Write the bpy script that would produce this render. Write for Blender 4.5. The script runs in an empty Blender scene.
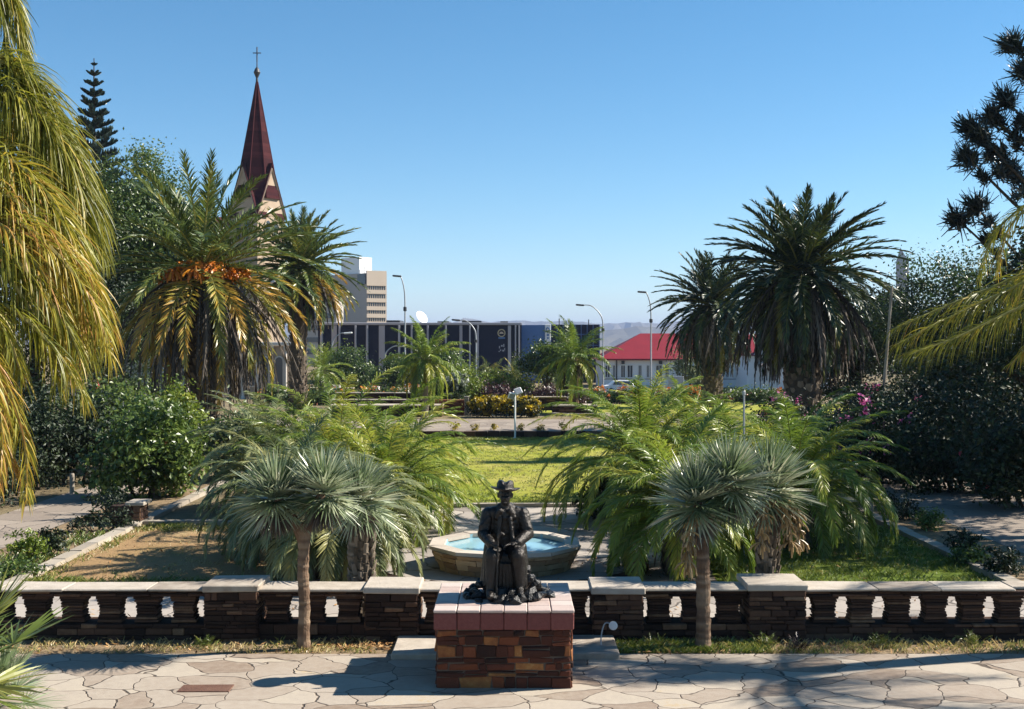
import bpy, math, random
import numpy as np
from mathutils import Vector, Matrix

R = math.radians
rng = np.random.default_rng(7)
random.seed(7)
C = bpy.context.scene.collection
S = bpy.context.scene
CAM_H, FOC, HOR = 3.8, 1200.0, 345.0

# ------------------------------------------------------------------ camera, sky, sun, exposure
cd = bpy.data.cameras.new('camera')
cam = bpy.data.objects.new('camera', cd)
C.objects.link(cam)
cam.location = (0, 0, CAM_H)
cam.rotation_euler = (R(90), 0, 0)
cd.sensor_fit = 'HORIZONTAL'
cd.sensor_width = 36.0
cd.lens = 36.0 * FOC / 1024
cd.shift_y = -(354.5 - HOR) / 1024
cd.clip_start = 0.1
cd.clip_end = 30000
S.camera = cam

SUN = Vector((2.95, 0.70, 2.36)).normalized()
sun_el = math.asin(SUN.z)
sun_az = math.atan2(SUN.x, SUN.y)
w = bpy.data.worlds.new('World')
S.world = w
w.use_nodes = True
nt = w.node_tree
nt.nodes.clear()
sky = nt.nodes.new('ShaderNodeTexSky')
sky.sky_type = 'NISHITA'
sky.sun_disc = False
sky.sun_elevation = sun_el
sky.sun_rotation = sun_az
sky.altitude = 1700
sky.air_density = 1.0
sky.dust_density = 0.0
sky.ozone_density = 2.2
bg = nt.nodes.new('ShaderNodeBackground')
bg.inputs['Strength'].default_value = 0.067
wo = nt.nodes.new('ShaderNodeOutputWorld')
hs = nt.nodes.new('ShaderNodeHueSaturation')
hs.inputs['Saturation'].default_value = 1.26
hs.inputs['Hue'].default_value = 0.49
nt.links.new(sky.outputs[0], hs.inputs['Color'])
nt.links.new(hs.outputs[0], bg.inputs[0])
nt.links.new(bg.outputs[0], wo.inputs[0])

ld = bpy.data.lights.new('sun', 'SUN')
ld.energy = 5.0
ld.angle = R(0.5)
ld.color = (1.0, 0.93, 0.82)
lo = bpy.data.objects.new('sun', ld)
C.objects.link(lo)
lo.rotation_euler = SUN.to_track_quat('Z', 'Y').to_euler()

S.view_settings.view_transform = 'Standard'
S.view_settings.look = 'None'
S.view_settings.gamma = 1
S.view_settings.use_curve_mapping = False
S.view_settings.exposure = 1.25
S.render.engine = 'CYCLES'
S.cycles.max_bounces = 6
S.cycles.diffuse_bounces = 3
S.cycles.transparent_max_bounces = 8
S.cycles.volume_bounces = 0
S.cycles.use_denoising = True

# ------------------------------------------------------------------ helpers
def P(x, y, d):
    return np.array([(x - 512) / FOC * d, d, CAM_H - (y - HOR) / FOC * d])

def tag(o, label=None, cat=None, group=None, kind=None):
    if label: o['label'] = label
    if cat: o['category'] = cat
    if group: o['group'] = group
    if kind: o['kind'] = kind
    return o

def thing(name, label, cat, loc=(0, 0, 0), rz=0.0, group=None):
    o = bpy.data.objects.new(name, None)
    C.objects.link(o)
    o.location = [float(a) for a in loc]
    o.rotation_euler = (0, 0, rz)
    o.empty_display_size = 0.2
    return tag(o, label, cat, group)

def children(o):
    return [c for c in bpy.data.objects if c.parent == o]

def copy_tree(o, parent=None):
    c = o.copy()
    C.objects.link(c)
    if parent is not None:
        c.parent = parent
    for ch in children(o):
        copy_tree(ch, c)
    return c

class MB:
    """collects quads and tris with a per-vertex tint, links them as one mesh object"""
    def __init__(s):
        s.v, s.q, s.t, s.k, s.n = [], [], [], [], 0

    def add(s, v, q=None, t=None, tint=0.5):
        v = np.asarray(v, float).reshape(-1, 3)
        if q is not None and len(q):
            s.q.append(np.asarray(q, np.int64).reshape(-1, 4) + s.n)
        if t is not None and len(t):
            s.t.append(np.asarray(t, np.int64).reshape(-1, 3) + s.n)
        s.k.append(np.broadcast_to(np.asarray(tint, float).reshape(-1), (len(v),)) if np.ndim(tint) else np.full(len(v), float(tint)))
        s.v.append(v)
        s.n += len(v)

    def mesh(s, name, m=None, smooth=False):
        me = bpy.data.meshes.new(name)
        v = np.concatenate(s.v)
        q = np.concatenate(s.q) if s.q else np.zeros((0, 4), np.int64)
        t = np.concatenate(s.t) if s.t else np.zeros((0, 3), np.int64)
        me.vertices.add(len(v))
        me.vertices.foreach_set('co', v.astype(np.float32).ravel())
        loops = np.concatenate([q.ravel(), t.ravel()])
        me.loops.add(len(loops))
        me.loops.foreach_set('vertex_index', loops.astype(np.int32))
        starts = np.concatenate([np.arange(len(q)) * 4, len(q) * 4 + np.arange(len(t)) * 3])
        me.polygons.add(len(starts))
        me.polygons.foreach_set('loop_start', starts.astype(np.int32))
        me.polygons.foreach_set('use_smooth', np.full(len(starts), bool(smooth)))
        a = me.attributes.new('tint', 'FLOAT', 'POINT')
        a.data.foreach_set('value', np.concatenate(s.k).astype(np.float32))
        if m: me.materials.append(m)
        me.update(calc_edges=True)
        me.validate()
        return me

    def build(s, name, m, parent=None, smooth=False, loc=None):
        o = bpy.data.objects.new(name, s.mesh(name, m, smooth))
        C.objects.link(o)
        if parent is not None: o.parent = parent
        if loc is not None: o.location = [float(a) for a in loc]
        return o

BOXQ = [(0, 3, 2, 1), (4, 5, 6, 7), (0, 1, 5, 4), (1, 2, 6, 5), (2, 3, 7, 6), (3, 0, 4, 7)]
def box(mb, x0, x1, y0, y1, z0, z1, tint=0.5, jit=0.0, rot=0.0, c=None):
    v = np.array([(x0, y0, z0), (x1, y0, z0), (x1, y1, z0), (x0, y1, z0), (x0, y0, z1), (x1, y0, z1), (x1, y1, z1), (x0, y1, z1)], float)
    if jit: v += rng.uniform(-jit, jit, v.shape)
    if rot:
        cc = v.mean(0) if c is None else np.array(c)
        ca, sa = math.cos(rot), math.sin(rot)
        d = v - cc
        v = cc + np.stack([d[:, 0] * ca - d[:, 1] * sa, d[:, 0] * sa + d[:, 1] * ca, d[:, 2]], 1)
    mb.add(v, BOXQ, tint=tint)

def bbox(mb, x0, x1, y0, y1, z0, z1, b=0.01, tint=0.5, jit=0.0):
    """box with chamfered edges"""
    xs, ys, zs = (x0, x1), (y0, y1), (z0, z1)
    v, idx = [], {}
    for i in (0, 1):
        for j in (0, 1):
            for k in (0, 1):
                px, py, pz = xs[i], ys[j], zs[k]
                ix = b if i == 0 else -b; iy = b if j == 0 else -b; iz = b if k == 0 else -b
                jj = rng.uniform(-jit, jit, 3) if jit else np.zeros(3)
                idx[(i, j, k, 0)] = len(v); v.append(np.array((px, py + iy, pz + iz)) + jj)
                idx[(i, j, k, 1)] = len(v); v.append(np.array((px + ix, py, pz + iz)) + jj)
                idx[(i, j, k, 2)] = len(v); v.append(np.array((px + ix, py + iy, pz)) + jj)
    q, t = [], []
    I = lambda i, j, k, a: idx[(i, j, k, a)]
    for s_ in (0, 1):
        f = [I(s_, 0, 0, 0), I(s_, 1, 0, 0), I(s_, 1, 1, 0), I(s_, 0, 1, 0)]; q.append(f if s_ else f[::-1])
        f = [I(0, s_, 0, 1), I(1, s_, 0, 1), I(1, s_, 1, 1), I(0, s_, 1, 1)]; q.append(f[::-1] if s_ else f)
        f = [I(0, 0, s_, 2), I(1, 0, s_, 2), I(1, 1, s_, 2), I(0, 1, s_, 2)]; q.append(f if s_ else f[::-1])
    for a_ in (0, 1):
        for b_ in (0, 1):
            q.append([I(a_, b_, 0, 0), I(a_, b_, 1, 0), I(a_, b_, 1, 1), I(a_, b_, 0, 1)])
            q.append([I(a_, 0, b_, 0), I(a_, 1, b_, 0), I(a_, 1, b_, 2), I(a_, 0, b_, 2)])
            q.append([I(0, a_, b_, 1), I(1, a_, b_, 1), I(1, a_, b_, 2), I(0, a_, b_, 2)])
            for c_ in (0, 1):
                t.append([I(a_, b_, c_, 0), I(a_, b_, c_, 1), I(a_, b_, c_, 2)])
    mb.add(v, q, t, tint)

def unit(a):
    a = np.asarray(a, float)
    return a / np.maximum(np.linalg.norm(a, axis=-1, keepdims=True), 1e-9)

def tube(mb, pts, rad, sides=7, tint=0.5, cap=True, bump=0.0):
    pts = np.asarray(pts, float)
    n = len(pts)
    rad = np.broadcast_to(np.asarray(rad, float), (n,))
    T = unit(np.gradient(pts, axis=0))
    u = np.cross(T[0], (0, 0, 1.0))
    if np.linalg.norm(u) < 1e-3: u = np.array((1.0, 0, 0))
    u = unit(u)
    rings = []
    for i in range(n):
        u = unit(u - T[i] * np.dot(u, T[i]))
        v = np.cross(T[i], u)
        a = np.arange(sides) * 2 * math.pi / sides
        r = rad[i] * (1 + (rng.uniform(-bump, bump, sides) if bump else 0))
        rings.append(pts[i] + (np.cos(a) * r)[:, None] * u + (np.sin(a) * r)[:, None] * v)
    V = np.concatenate(rings)
    i = np.arange(n - 1)[:, None] * sides
    j = np.arange(sides)[None]
    jn = (j + 1) % sides
    q = np.stack([i + j, i + jn, i + sides + jn, i + sides + j], -1).reshape(-1, 4)
    t = []
    if cap:
        V = np.concatenate([V, pts[:1], pts[-1:]])
        b = n * sides
        for k in range(sides):
            t.append((b, (k + 1) % sides, k))
            t.append((b + 1, (n - 1) * sides + k, (n - 1) * sides + (k + 1) % sides))
    if np.ndim(tint): tint = np.concatenate([np.repeat(tint, sides), [tint[0], tint[-1]] if cap else []])
    mb.add(V, q, t, tint)

def lathe(mb, prof, sides=24, c=(0, 0, 0), tint=0.5, sx=1, sy=1, cap=True):
    prof = np.asarray(prof, float)
    n = len(prof)
    a = np.arange(sides) * 2 * math.pi / sides
    V = np.stack([np.cos(a)[None] * prof[:, :1] * sx, np.sin(a)[None] * prof[:, :1] * sy, np.repeat(prof[:, 1:2], sides, 1)], -1).reshape(-1, 3) + np.array(c)
    i = np.arange(n - 1)[:, None] * sides
    j = np.arange(sides)[None]
    jn = (j + 1) % sides
    q = np.stack([i + j, i + jn, i + sides + jn, i + sides + j], -1).reshape(-1, 4)
    mb.add(V, q, tint=tint)

def bez(pts, n=16):
    """smooth curve through the control points"""
    pts = np.asarray(pts, float)
    k = len(pts)
    ext = np.concatenate([[2 * pts[0] - pts[1]], pts, [2 * pts[-1] - pts[-2]]])
    out = []
    for t in np.linspace(0, k - 1 - 1e-6, n):
        i = int(t); f = t - i
        p0, p1, p2, p3 = ext[i:i + 4]
        out.append(0.5 * ((2 * p1) + (-p0 + p2) * f + (2 * p0 - 5 * p1 + 4 * p2 - p3) * f ** 2 + (-p0 + 3 * p1 - 3 * p2 + p3) * f ** 3))
    return np.array(out)

# ------------------------------------------------------------------ materials
def node_mat(name):
    m = bpy.data.materials.new(name)
    m.use_nodes = True
    n = m.node_tree
    n.nodes.clear()
    out = n.nodes.new('ShaderNodeOutputMaterial')
    b = n.nodes.new('ShaderNodeBsdfPrincipled')
    n.links.new(b.outputs[0], out.inputs['Surface'])
    return m, n, b, out

def ramp(n, stops):
    r = n.nodes.new('ShaderNodeValToRGB')
    e = r.color_ramp.elements
    while len(e) < len(stops): e.new(0.5)
    for el, (p, c) in zip(e, stops):
        el.position = p
        el.color = (*c, 1)
    return r

def math_n(n, op, a, b=None, clamp=False):
    m = n.nodes.new('ShaderNodeMath')
    m.operation = op
    m.use_clamp = clamp
    for i, x in enumerate((a, b)):
        if x is None: continue
        if isinstance(x, (int, float)): m.inputs[i].default_value = x
        else: n.links.new(x, m.inputs[i])
    return m.outputs[0]

def coords(n, kind='Object'):
    t = n.nodes.new('ShaderNodeTexCoord')
    return t.outputs[kind]

def noise(n, vec, scale, detail=4, rough=0.6):
    t = n.nodes.new('ShaderNodeTexNoise')
    t.inputs['Scale'].default_value = scale
    t.inputs['Detail'].default_value = detail
    t.inputs['Roughness'].default_value = rough
    n.links.new(vec, t.inputs['Vector'])
    return t.outputs['Fac']

def mat(name, stops, tint=1.0, nscale=3.0, namt=0.35, rough=0.75, spec=0.25, bump=0.0, bscale=30.0, bdist=0.02, transl=0.0, metal=0.0, detail=4):
    """colour ramp over (per-piece tint attribute, noise); optional bump and translucency"""
    m, n, b, out = node_mat(name)
    if not isinstance(stops[0][0], (int, float)) or len(stops[0]) == 3:
        stops = [(i / max(1, len(stops) - 1), c) for i, c in enumerate(stops)]
    co = coords(n)
    a = n.nodes.new('ShaderNodeAttribute')
    a.attribute_name = 'tint'
    nz = noise(n, co, nscale, detail)
    f = math_n(n, 'MULTIPLY', math_n(n, 'SUBTRACT', nz, 0.5), namt * 2)
    f = math_n(n, 'ADD', f, math_n(n, 'ADD', math_n(n, 'MULTIPLY', a.outputs['Fac'], tint), 0.5 * (1 - tint)), clamp=True)
    r = ramp(n, stops)
    n.links.new(f, r.inputs[0])
    n.links.new(r.outputs[0], b.inputs['Base Color'])
    b.inputs['Roughness'].default_value = rough
    b.inputs['Specular IOR Level'].default_value = spec
    b.inputs['Metallic'].default_value = metal
    if bump:
        bn = n.nodes.new('ShaderNodeBump')
        bn.inputs['Strength'].default_value = bump
        bn.inputs['Distance'].default_value = bdist
        n.links.new(noise(n, co, bscale, 5), bn.inputs['Height'])
        n.links.new(bn.outputs[0], b.inputs['Normal'])
    if transl:
        tr = n.nodes.new('ShaderNodeBsdfTranslucent')
        n.links.new(r.outputs[0], tr.inputs[0])
        mx = n.nodes.new('ShaderNodeMixShader')
        mx.inputs[0].default_value = transl
        n.links.new(b.outputs[0], mx.inputs[1])
        n.links.new(tr.outputs[0], mx.inputs[2])
        n.links.new(mx.outputs[0], out.inputs['Surface'])
    return m

M = {}
def leafm(key, stops, transl=0.3, rough=0.38, spec=0.55, nscale=0.6, namt=0.12):
    M[key] = mat(key, stops, 1.0, nscale, namt, rough, spec, transl=transl)
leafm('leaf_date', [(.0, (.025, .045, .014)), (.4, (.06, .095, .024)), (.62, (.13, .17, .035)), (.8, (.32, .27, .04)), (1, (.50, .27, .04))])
leafm('leaf_date_dark', [(.0, (.010, .020, .010)), (.5, (.024, .044, .016)), (.75, (.09, .12, .025)), (1, (.24, .20, .04))], .2)  # dark green leaf, with shade of the backlit crowns mixed into the colour
leafm('leaf_dead', [(.0, (.03, .026, .024)), (.5, (.085, .072, .062)), (1, (.24, .20, .165))], .1, .8, .1)
leafm('leaf_queen', [(.0, (.07, .085, .012)), (.3, (.17, .18, .02)), (.6, (.29, .275, .03)), (.82, (.46, .32, .04)), (1, (.42, .20, .06))], .4, .45, .45)
leafm('leaf_pinnate_grey', [(.0, (.028, .045, .018)), (.5, (.115, .15, .058)), (.8, (.27, .30, .14)), (1, (.34, .32, .12))], .3, .4, .5)
leafm('leaf_pinnate_green', [(.0, (.022, .045, .010)), (.45, (.11, .175, .022)), (.8, (.25, .32, .04)), (1, (.36, .34, .055))], .38, .38, .5)
leafm('leaf_fan', [(.0, (.035, .06, .025)), (.4, (.14, .195, .085)), (.75, (.36, .41, .26)), (1, (.46, .44, .30))], .30, .30, .9)
leafm('leaf_fan_yellow', [(.0, (.05, .08, .02)), (.5, (.14, .19, .04)), (1, (.30, .30, .08))], .35, .4, .5)
leafm('leaf_tree', [(.0, (.022, .040, .011)), (.5, (.065, .11, .024)), (1, (.16, .21, .045))], .35)
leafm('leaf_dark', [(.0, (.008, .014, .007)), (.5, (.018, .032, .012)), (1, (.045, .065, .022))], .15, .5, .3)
leafm('leaf_shrub', [(.0, (.025, .05, .010)), (.5, (.075, .125, .022)), (1, (.19, .25, .05))], .35)
leafm('leaf_lime', [(.0, (.07, .11, .012)), (.5, (.16, .22, .022)), (1, (.32, .34, .05))], .4)
leafm('leaf_yellow', [(.0, (.05, .06, .008)), (.5, (.36, .27, .012)), (1, (.62, .44, .02))], .35)
leafm('leaf_silver', [(.0, (.05, .07, .05)), (.5, (.20, .23, .18)), (1, (.52, .54, .48))], .25)
leafm('leaf_purple', [(.0, (.014, .010, .010)), (.5, (.05, .022, .025)), (1, (.13, .055, .05))], .2)
leafm('leaf_pine', [(.0, (.006, .012, .010)), (.5, (.012, .022, .017)), (1, (.035, .05, .032))], .1)
leafm('leaf_norfolk', [(.0, (.012, .026, .020)), (.5, (.025, .048, .036)), (1, (.055, .085, .06))], .1)
leafm('petal_orange', [(.0, (.25, .05, .01)), (.5, (.60, .17, .02)), (1, (.75, .32, .05))], .35)
leafm('petal_pink', [(.0, (.30, .03, .12)), (.5, (.55, .10, .32)), (1, (.70, .30, .50))], .35)
leafm('petal_red', [(.0, (.25, .01, .015)), (.5, (.55, .02, .04)), (1, (.70, .08, .10))], .35)
leafm('fruit', [(.0, (.35, .09, .01)), (.5, (.65, .19, .015)), (1, (.75, .32, .03))], .25)
leafm('berry', [(.0, (.10, .06, .02)), (.5, (.27, .17, .06)), (1, (.45, .30, .13))], .1)
leafm('grass_blade', [(.0, (.05, .09, .012)), (.5, (.16, .20, .03)), (.75, (.36, .30, .10)), (1, (.52, .40, .20))], .3)

M['trunk_palm'] = mat('palm_trunk', [(.035, .028, .022), (.12, .095, .07), (.27, .22, .17)], .8, 5, .3, .9, .1, .5, 25)
M['trunk_smooth'] = mat('smooth_trunk', [(.12, .10, .08), (.25, .21, .17), (.40, .35, .29)], .7, 3, .3, .85, .15, .4, 20)
M['trunk_tan'] = mat('tan_trunk', [(.07, .045, .032), (.16, .105, .07), (.30, .22, .15)], .7, 6, .35, .9, .1, .6, 40)
M['bark'] = mat('bark', [(.03, .024, .018), (.08, .062, .045), (.15, .12, .09)], .7, 4, .35, .9, .1, .6, 15)
M['rachis'] = mat('frond_stalk', [(.10, .11, .02), (.24, .22, .06), (.34, .26, .10)], .8, 2, .2, .5, .3)
M['bronze'] = mat('bronze', [(.012, .010, .009), (.030, .026, .023), (.09, .08, .068)], .2, 9, .5, .33, .5, .9, 28, .02, metal=.6)
M['bronze_rock'] = mat('bronze_rock', [(.008, .008, .008), (.02, .019, .019), (.085, .08, .076)], .6, 12, .35, .36, .5, .8, 30, .02, metal=.4)
M['stone_brown'] = mat('brown_stone', [(0, (.020, .011, .009)), (.25, (.055, .020, .013)), (.55, (.10, .032, .018)), (.82, (.16, .050, .022)), (.94, (.27, .12, .04)), (1, (.38, .25, .11))], .9, 14, .13, .85, .2, .9, 45, .012)
M['mortar'] = mat('mortar', [(.07, .055, .045), (.13, .105, .085)], .2, 20, .4, .95, .1, .5, 60)
M['slate_stack'] = mat('stacked_slate', [(0, (.022, .014, .011)), (.5, (.055, .030, .021)), (.8, (.11, .060, .038)), (1, (.22, .135, .08))], .85, 12, .2, .88, .2, .9, 40, .012)
M['coping'] = mat('coping_stone', [(0.210, 0.168, 0.133), (0.364, 0.315, 0.259), (0.476, 0.420, 0.357)], .5, 5, .6, .8, .25, .4, 30)
M['tile_red'] = mat('red_cap_tile', [(.085, .024, .022), (.15, .045, .040), (.23, .095, .082)], .3, 22, .3, .7, .3, .5, 50)
M['tile_pale'] = mat('pale_cap_tile', [(0.338, 0.247, 0.215), (0.442, 0.351, 0.312), (0.520, 0.436, 0.390)], .6, 5, .3, .65, .3, .3, 40)
M['basin_stone'] = mat('basin_stone', [(.22, .13, .07), (.44, .29, .16), (.56, .42, .26)], .9, 9, .2, .85, .2, .8, 35, .012)
M['basin_rim'] = mat('basin_rim', [(0.286, 0.240, 0.195), (0.442, 0.384, 0.319), (0.546, 0.481, 0.403)], .5, 5, .3, .75, .25, .3, 30)
M['basin_paint'] = mat('pool_paint', [(.20, .36, .42), (.30, .46, .50)], .3, 3, .3, .6, .3)
M['soil'] = mat('soil', [(0.108, 0.070, 0.043), (0.216, 0.156, 0.094), (0.336, 0.258, 0.162)], .2, 3.5, .5, .95, .1, .8, 25, .03, detail=8)
M['kerb'] = mat('kerb_stone', [(0.188, 0.156, 0.125), (0.300, 0.263, 0.213), (0.400, 0.356, 0.294)], .6, 3, .3, .85, .2, .4, 25)
M['brick_red'] = mat('red_brick', [(.10, .035, .022), (.19, .07, .04), (.29, .12, .07)], .8, 10, .2, .85, .2, .5, 40)
M['white'] = mat('white_paint', [(.62, .62, .61), (.78, .78, .76)], .3, 2, .3, .5, .35)
M['white_wall'] = mat('white_wall', [(.66, .67, .68), (.80, .80, .81)], .3, .4, .3, .8, .2)
M['grey_metal'] = mat('grey_metal', [(.28, .29, .31), (.42, .43, .45)], .3, 3, .3, .45, .5, metal=.3)
M['dark_metal'] = mat('dark_metal', [(.02, .02, .022), (.05, .05, .055)], .3, 3, .3, .5, .4)
M['red_roof'] = mat('red_metal_roof', [(.15, .007, .014), (.25, .015, .027)], .3, .6, .4, .6, .3)
M['glass'] = mat('window_glass', [(.025, .03, .04), (.07, .08, .10)], .4, .5, .3, .15, .5)
M['glass_blue'] = mat('dark_blue_glass', [(.006, .008, .020), (.014, .018, .04)], .6, .3, .3, .5, .12)
M['fin'] = mat('pale_concrete', [(.26, .26, .30), (.42, .42, .45)], .6, .5, .2, .8, .2)
M['panel_blue'] = mat('blue_panel', [(.05, .12, .28), (.10, .20, .40)], .4, .6, .3, .5, .3)
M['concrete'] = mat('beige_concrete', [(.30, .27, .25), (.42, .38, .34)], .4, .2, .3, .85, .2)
M['concrete_lit'] = mat('sunlit_concrete', [(.44, .36, .28), (.56, .47, .38)], .4, .2, .3, .85, .2)  # lighter concrete copy; sunlight on the tower end is put in the colour
M['spire_tile'] = mat('spire_tile', [(.020, .005, .006), (.042, .009, .011), (.075, .020, .021)], .9, 1.5, .2, .85, .1)
M['roof_tile'] = mat('church_roof_tile', [(.20, .07, .05), (.34, .13, .095)], .5, 1, .4, .8, .2)
M['sandstone'] = mat('sandstone', [(.26, .19, .13), (.38, .29, .21), (.48, .39, .30)], .6, 1.2, .4, .9, .15, .5, 6, .05)
M['trim_pale'] = mat('pale_trim', [(.50, .44, .38), (.64, .58, .52)], .4, 1, .3, .85, .2)
M['car_white'] = mat('car_white', [(.74, .74, .74), (.80, .80, .80)], .2, 1, .2, .25, .5)
M['rubber'] = mat('rubber', [(.012, .012, .012), (.025, .025, .025)], .3, 5, .3, .8, .2)
M['emblem_gold'] = mat('emblem_gold', [(.30, .26, .15), (.5, .45, .30)], .3, 3, .3, .6, .3)
M['lamp_white'] = mat('lamp_white', [(.70, .70, .68), (.8, .8, .78)], .3, 2, .2, .4, .4)
M['asphalt'] = mat('asphalt', [(.04, .04, .042), (.065, .063, .06)], .2, .5, .4, .9, .1)
M['rust_slab'] = mat('rust_slab', [(.06, .03, .022), (.12, .06, .04), (.19, .11, .075)], .3, 6, .4, .75, .3, .5, 40)
M['litter'] = mat('litter', [(.10, .05, .02), (.28, .15, .06), (.45, .28, .13)], 1, 5, .1, .85, .1)

# crazy paving: voronoi stones with dark joints
def paving(name, scale, stops, joint=(.10, .085, .07), jw=0.02, warp=0.25, aniso=(1, 1, 1), big=0.25):
    m, n, b, out = node_mat(name)
    co = coords(n)
    mp = n.nodes.new('ShaderNodeMapping')
    mp.inputs['Scale'].default_value = aniso
    n.links.new(co, mp.inputs[0])
    nz = n.nodes.new('ShaderNodeTexNoise')
    nz.inputs['Scale'].default_value = 1.3
    nz.inputs['Detail'].default_value = 3
    n.links.new(mp.outputs[0], nz.inputs['Vector'])
    vm = n.nodes.new('ShaderNodeVectorMath'); vm.operation = 'SUBTRACT'
    n.links.new(nz.outputs['Color'], vm.inputs[0]); vm.inputs[1].default_value = (.5, .5, .5)
    vs = n.nodes.new('ShaderNodeVectorMath'); vs.operation = 'SCALE'
    n.links.new(vm.outputs[0], vs.inputs[0]); vs.inputs['Scale'].default_value = warp
    va = n.nodes.new('ShaderNodeVectorMath'); va.operation = 'ADD'
    n.links.new(mp.outputs[0], va.inputs[0]); n.links.new(vs.outputs[0], va.inputs[1])
    fl = n.nodes.new('ShaderNodeVectorMath'); fl.operation = 'MULTIPLY'
    n.links.new(va.outputs[0], fl.inputs[0]); fl.inputs[1].default_value = (1, 1, 0)
    def vor(feature):
        v = n.nodes.new('ShaderNodeTexVoronoi')
        v.feature = feature
        v.inputs['Scale'].default_value = scale
        n.links.new(fl.outputs[0], v.inputs['Vector'])
        return v
    ed = vor('DISTANCE_TO_EDGE').outputs['Distance']
    col = vor('F1').outputs['Color']
    sep = n.nodes.new('ShaderNodeSeparateColor')
    n.links.new(col, sep.inputs[0])
    fine = noise(n, co, 9, 8, .7)
    broad = noise(n, co, .7, 3)
    f = math_n(n, 'ADD', math_n(n, 'MULTIPLY', sep.outputs[0], .75), math_n(n, 'MULTIPLY', math_n(n, 'SUBTRACT', fine, .5), .7))
    f = math_n(n, 'ADD', f, math_n(n, 'MULTIPLY', math_n(n, 'SUBTRACT', broad, .4), big), clamp=True)
    r = ramp(n, stops)
    n.links.new(f, r.inputs[0])
    wob = math_n(n, 'MULTIPLY', noise(n, co, 14, 4), jw * 1.6)
    mk = n.nodes.new('ShaderNodeMapRange')
    n.links.new(math_n(n, 'SUBTRACT', ed, wob), mk.inputs['Value'])
    mk.inputs['From Min'].default_value = -jw * .3
    mk.inputs['From Max'].default_value = jw
    mx = n.nodes.new('ShaderNodeMix'); mx.data_type = 'RGBA'
    n.links.new(mk.outputs[0], mx.inputs['Factor'])
    mx.inputs['A'].default_value = (*joint, 1)
    n.links.new(r.outputs[0], mx.inputs['B'])
    n.links.new(mx.outputs['Result'], b.inputs['Base Color'])
    b.inputs['Roughness'].default_value = .8
    b.inputs['Specular IOR Level'].default_value = .25
    bn = n.nodes.new('ShaderNodeBump')
    bn.inputs['Strength'].default_value = .6
    bn.inputs['Distance'].default_value = .02
    h = math_n(n, 'ADD', mk.outputs[0], math_n(n, 'MULTIPLY', fine, .5))
    h = math_n(n, 'ADD', h, math_n(n, 'MULTIPLY', sep.outputs[1], .5))
    n.links.new(h, bn.inputs['Height'])
    n.links.new(bn.outputs[0], b.inputs['Normal'])
    return m
M['paving'] = paving('flagstone', 2.1, [(0, (0.209, 0.155, 0.115)), (.25, (0.290, 0.236, 0.186)), (.55, (0.344, 0.294, 0.240)), (.82, (0.385, 0.331, 0.263)), (.93, (0.378, 0.290, 0.182)), (1, (0.284, 0.169, 0.101))], jw=.009, joint=(.085, .065, .05), warp=.6, aniso=(.8, 1, 1), big=.5)
M['plaza'] = paving('plaza_stone', 1.0, [(0, (0.218, 0.191, 0.170)), (.5, (0.328, 0.290, 0.256)), (1, (0.404, 0.360, 0.311))], jw=.010, joint=(.12, .10, .085), warp=.5)
M['gravel_path'] = paving('pale_path', .9, [(0, (0.192, 0.156, 0.126)), (.5, (0.262, 0.217, 0.176)), (1, (0.312, 0.262, 0.212))], jw=.010, joint=(.14, .115, .095), warp=.5)

def lawn_mat(name, stops, s1=.5, s2=12, a2=.5):
    m, n, b, out = node_mat(name)
    co = coords(n)
    f = math_n(n, 'ADD', math_n(n, 'MULTIPLY', noise(n, co, s1, 5, .65), 1.3), math_n(n, 'MULTIPLY', math_n(n, 'SUBTRACT', noise(n, co, s2, 8, .75), .5), a2))
    f = math_n(n, 'SUBTRACT', f, .15, clamp=True)
    r = ramp(n, stops)
    n.links.new(f, r.inputs[0])
    n.links.new(r.outputs[0], b.inputs['Base Color'])
    b.inputs['Roughness'].default_value = .9
    b.inputs['Specular IOR Level'].default_value = .1
    bn = n.nodes.new('ShaderNodeBump')
    bn.inputs['Strength'].default_value = .8
    bn.inputs['Distance'].default_value = .04
    n.links.new(noise(n, co, 40, 6, .8), bn.inputs['Height'])
    n.links.new(bn.outputs[0], b.inputs['Normal'])
    return m
M['lawn'] = lawn_mat('lawn_green', [(.12, (0.129, 0.181, 0.020)), (.38, (0.245, 0.270, 0.029)), (.6, (0.335, 0.315, 0.064)), (.85, (0.412, 0.354, 0.129))], .28, 7, .95)
M['lawn_dry'] = lawn_mat('lawn_dry', [(.15, (0.180, 0.162, 0.054)), (.35, (0.282, 0.192, 0.090)), (.6, (0.330, 0.210, 0.108)), (.85, (0.384, 0.294, 0.156))], .55, 10, .8)
M['lawn_shade'] = lawn_mat('lawn_patchy_shaded', [(.2, (.06, .10, .015)), (.5, (.12, .165, .022)), (.8, (.20, .20, .055))], .6, 10, .7)  # patchy green, darkened: tree shade on the right lawn is in the colour
M['ground'] = lawn_mat('ground_dry', [(.2, (.11, .085, .05)), (.5, (.19, .15, .09)), (.8, (.24, .20, .12))], .15, 4, .6)
M['hill'] = lawn_mat('hill_scrub', [(.2, (.06, .06, .045)), (.5, (.11, .10, .075)), (.8, (.16, .14, .10))], .0012, .012, .7)

# ------------------------------------------------------------------ SETTING: ground, paths, lawns, hills, haze
def gz(y):
    """ground height by distance: level garden, easing down to the street"""
    y = np.asarray(y, float)
    t = np.clip((y - 66) / 50, 0, 1)
    return -1.5 * (3 * t ** 2 - 2 * t ** 3)

def struct(name, mb, m, label=None):
    return tag(mb.build(name, m), label, None, None, 'structure')

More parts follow.
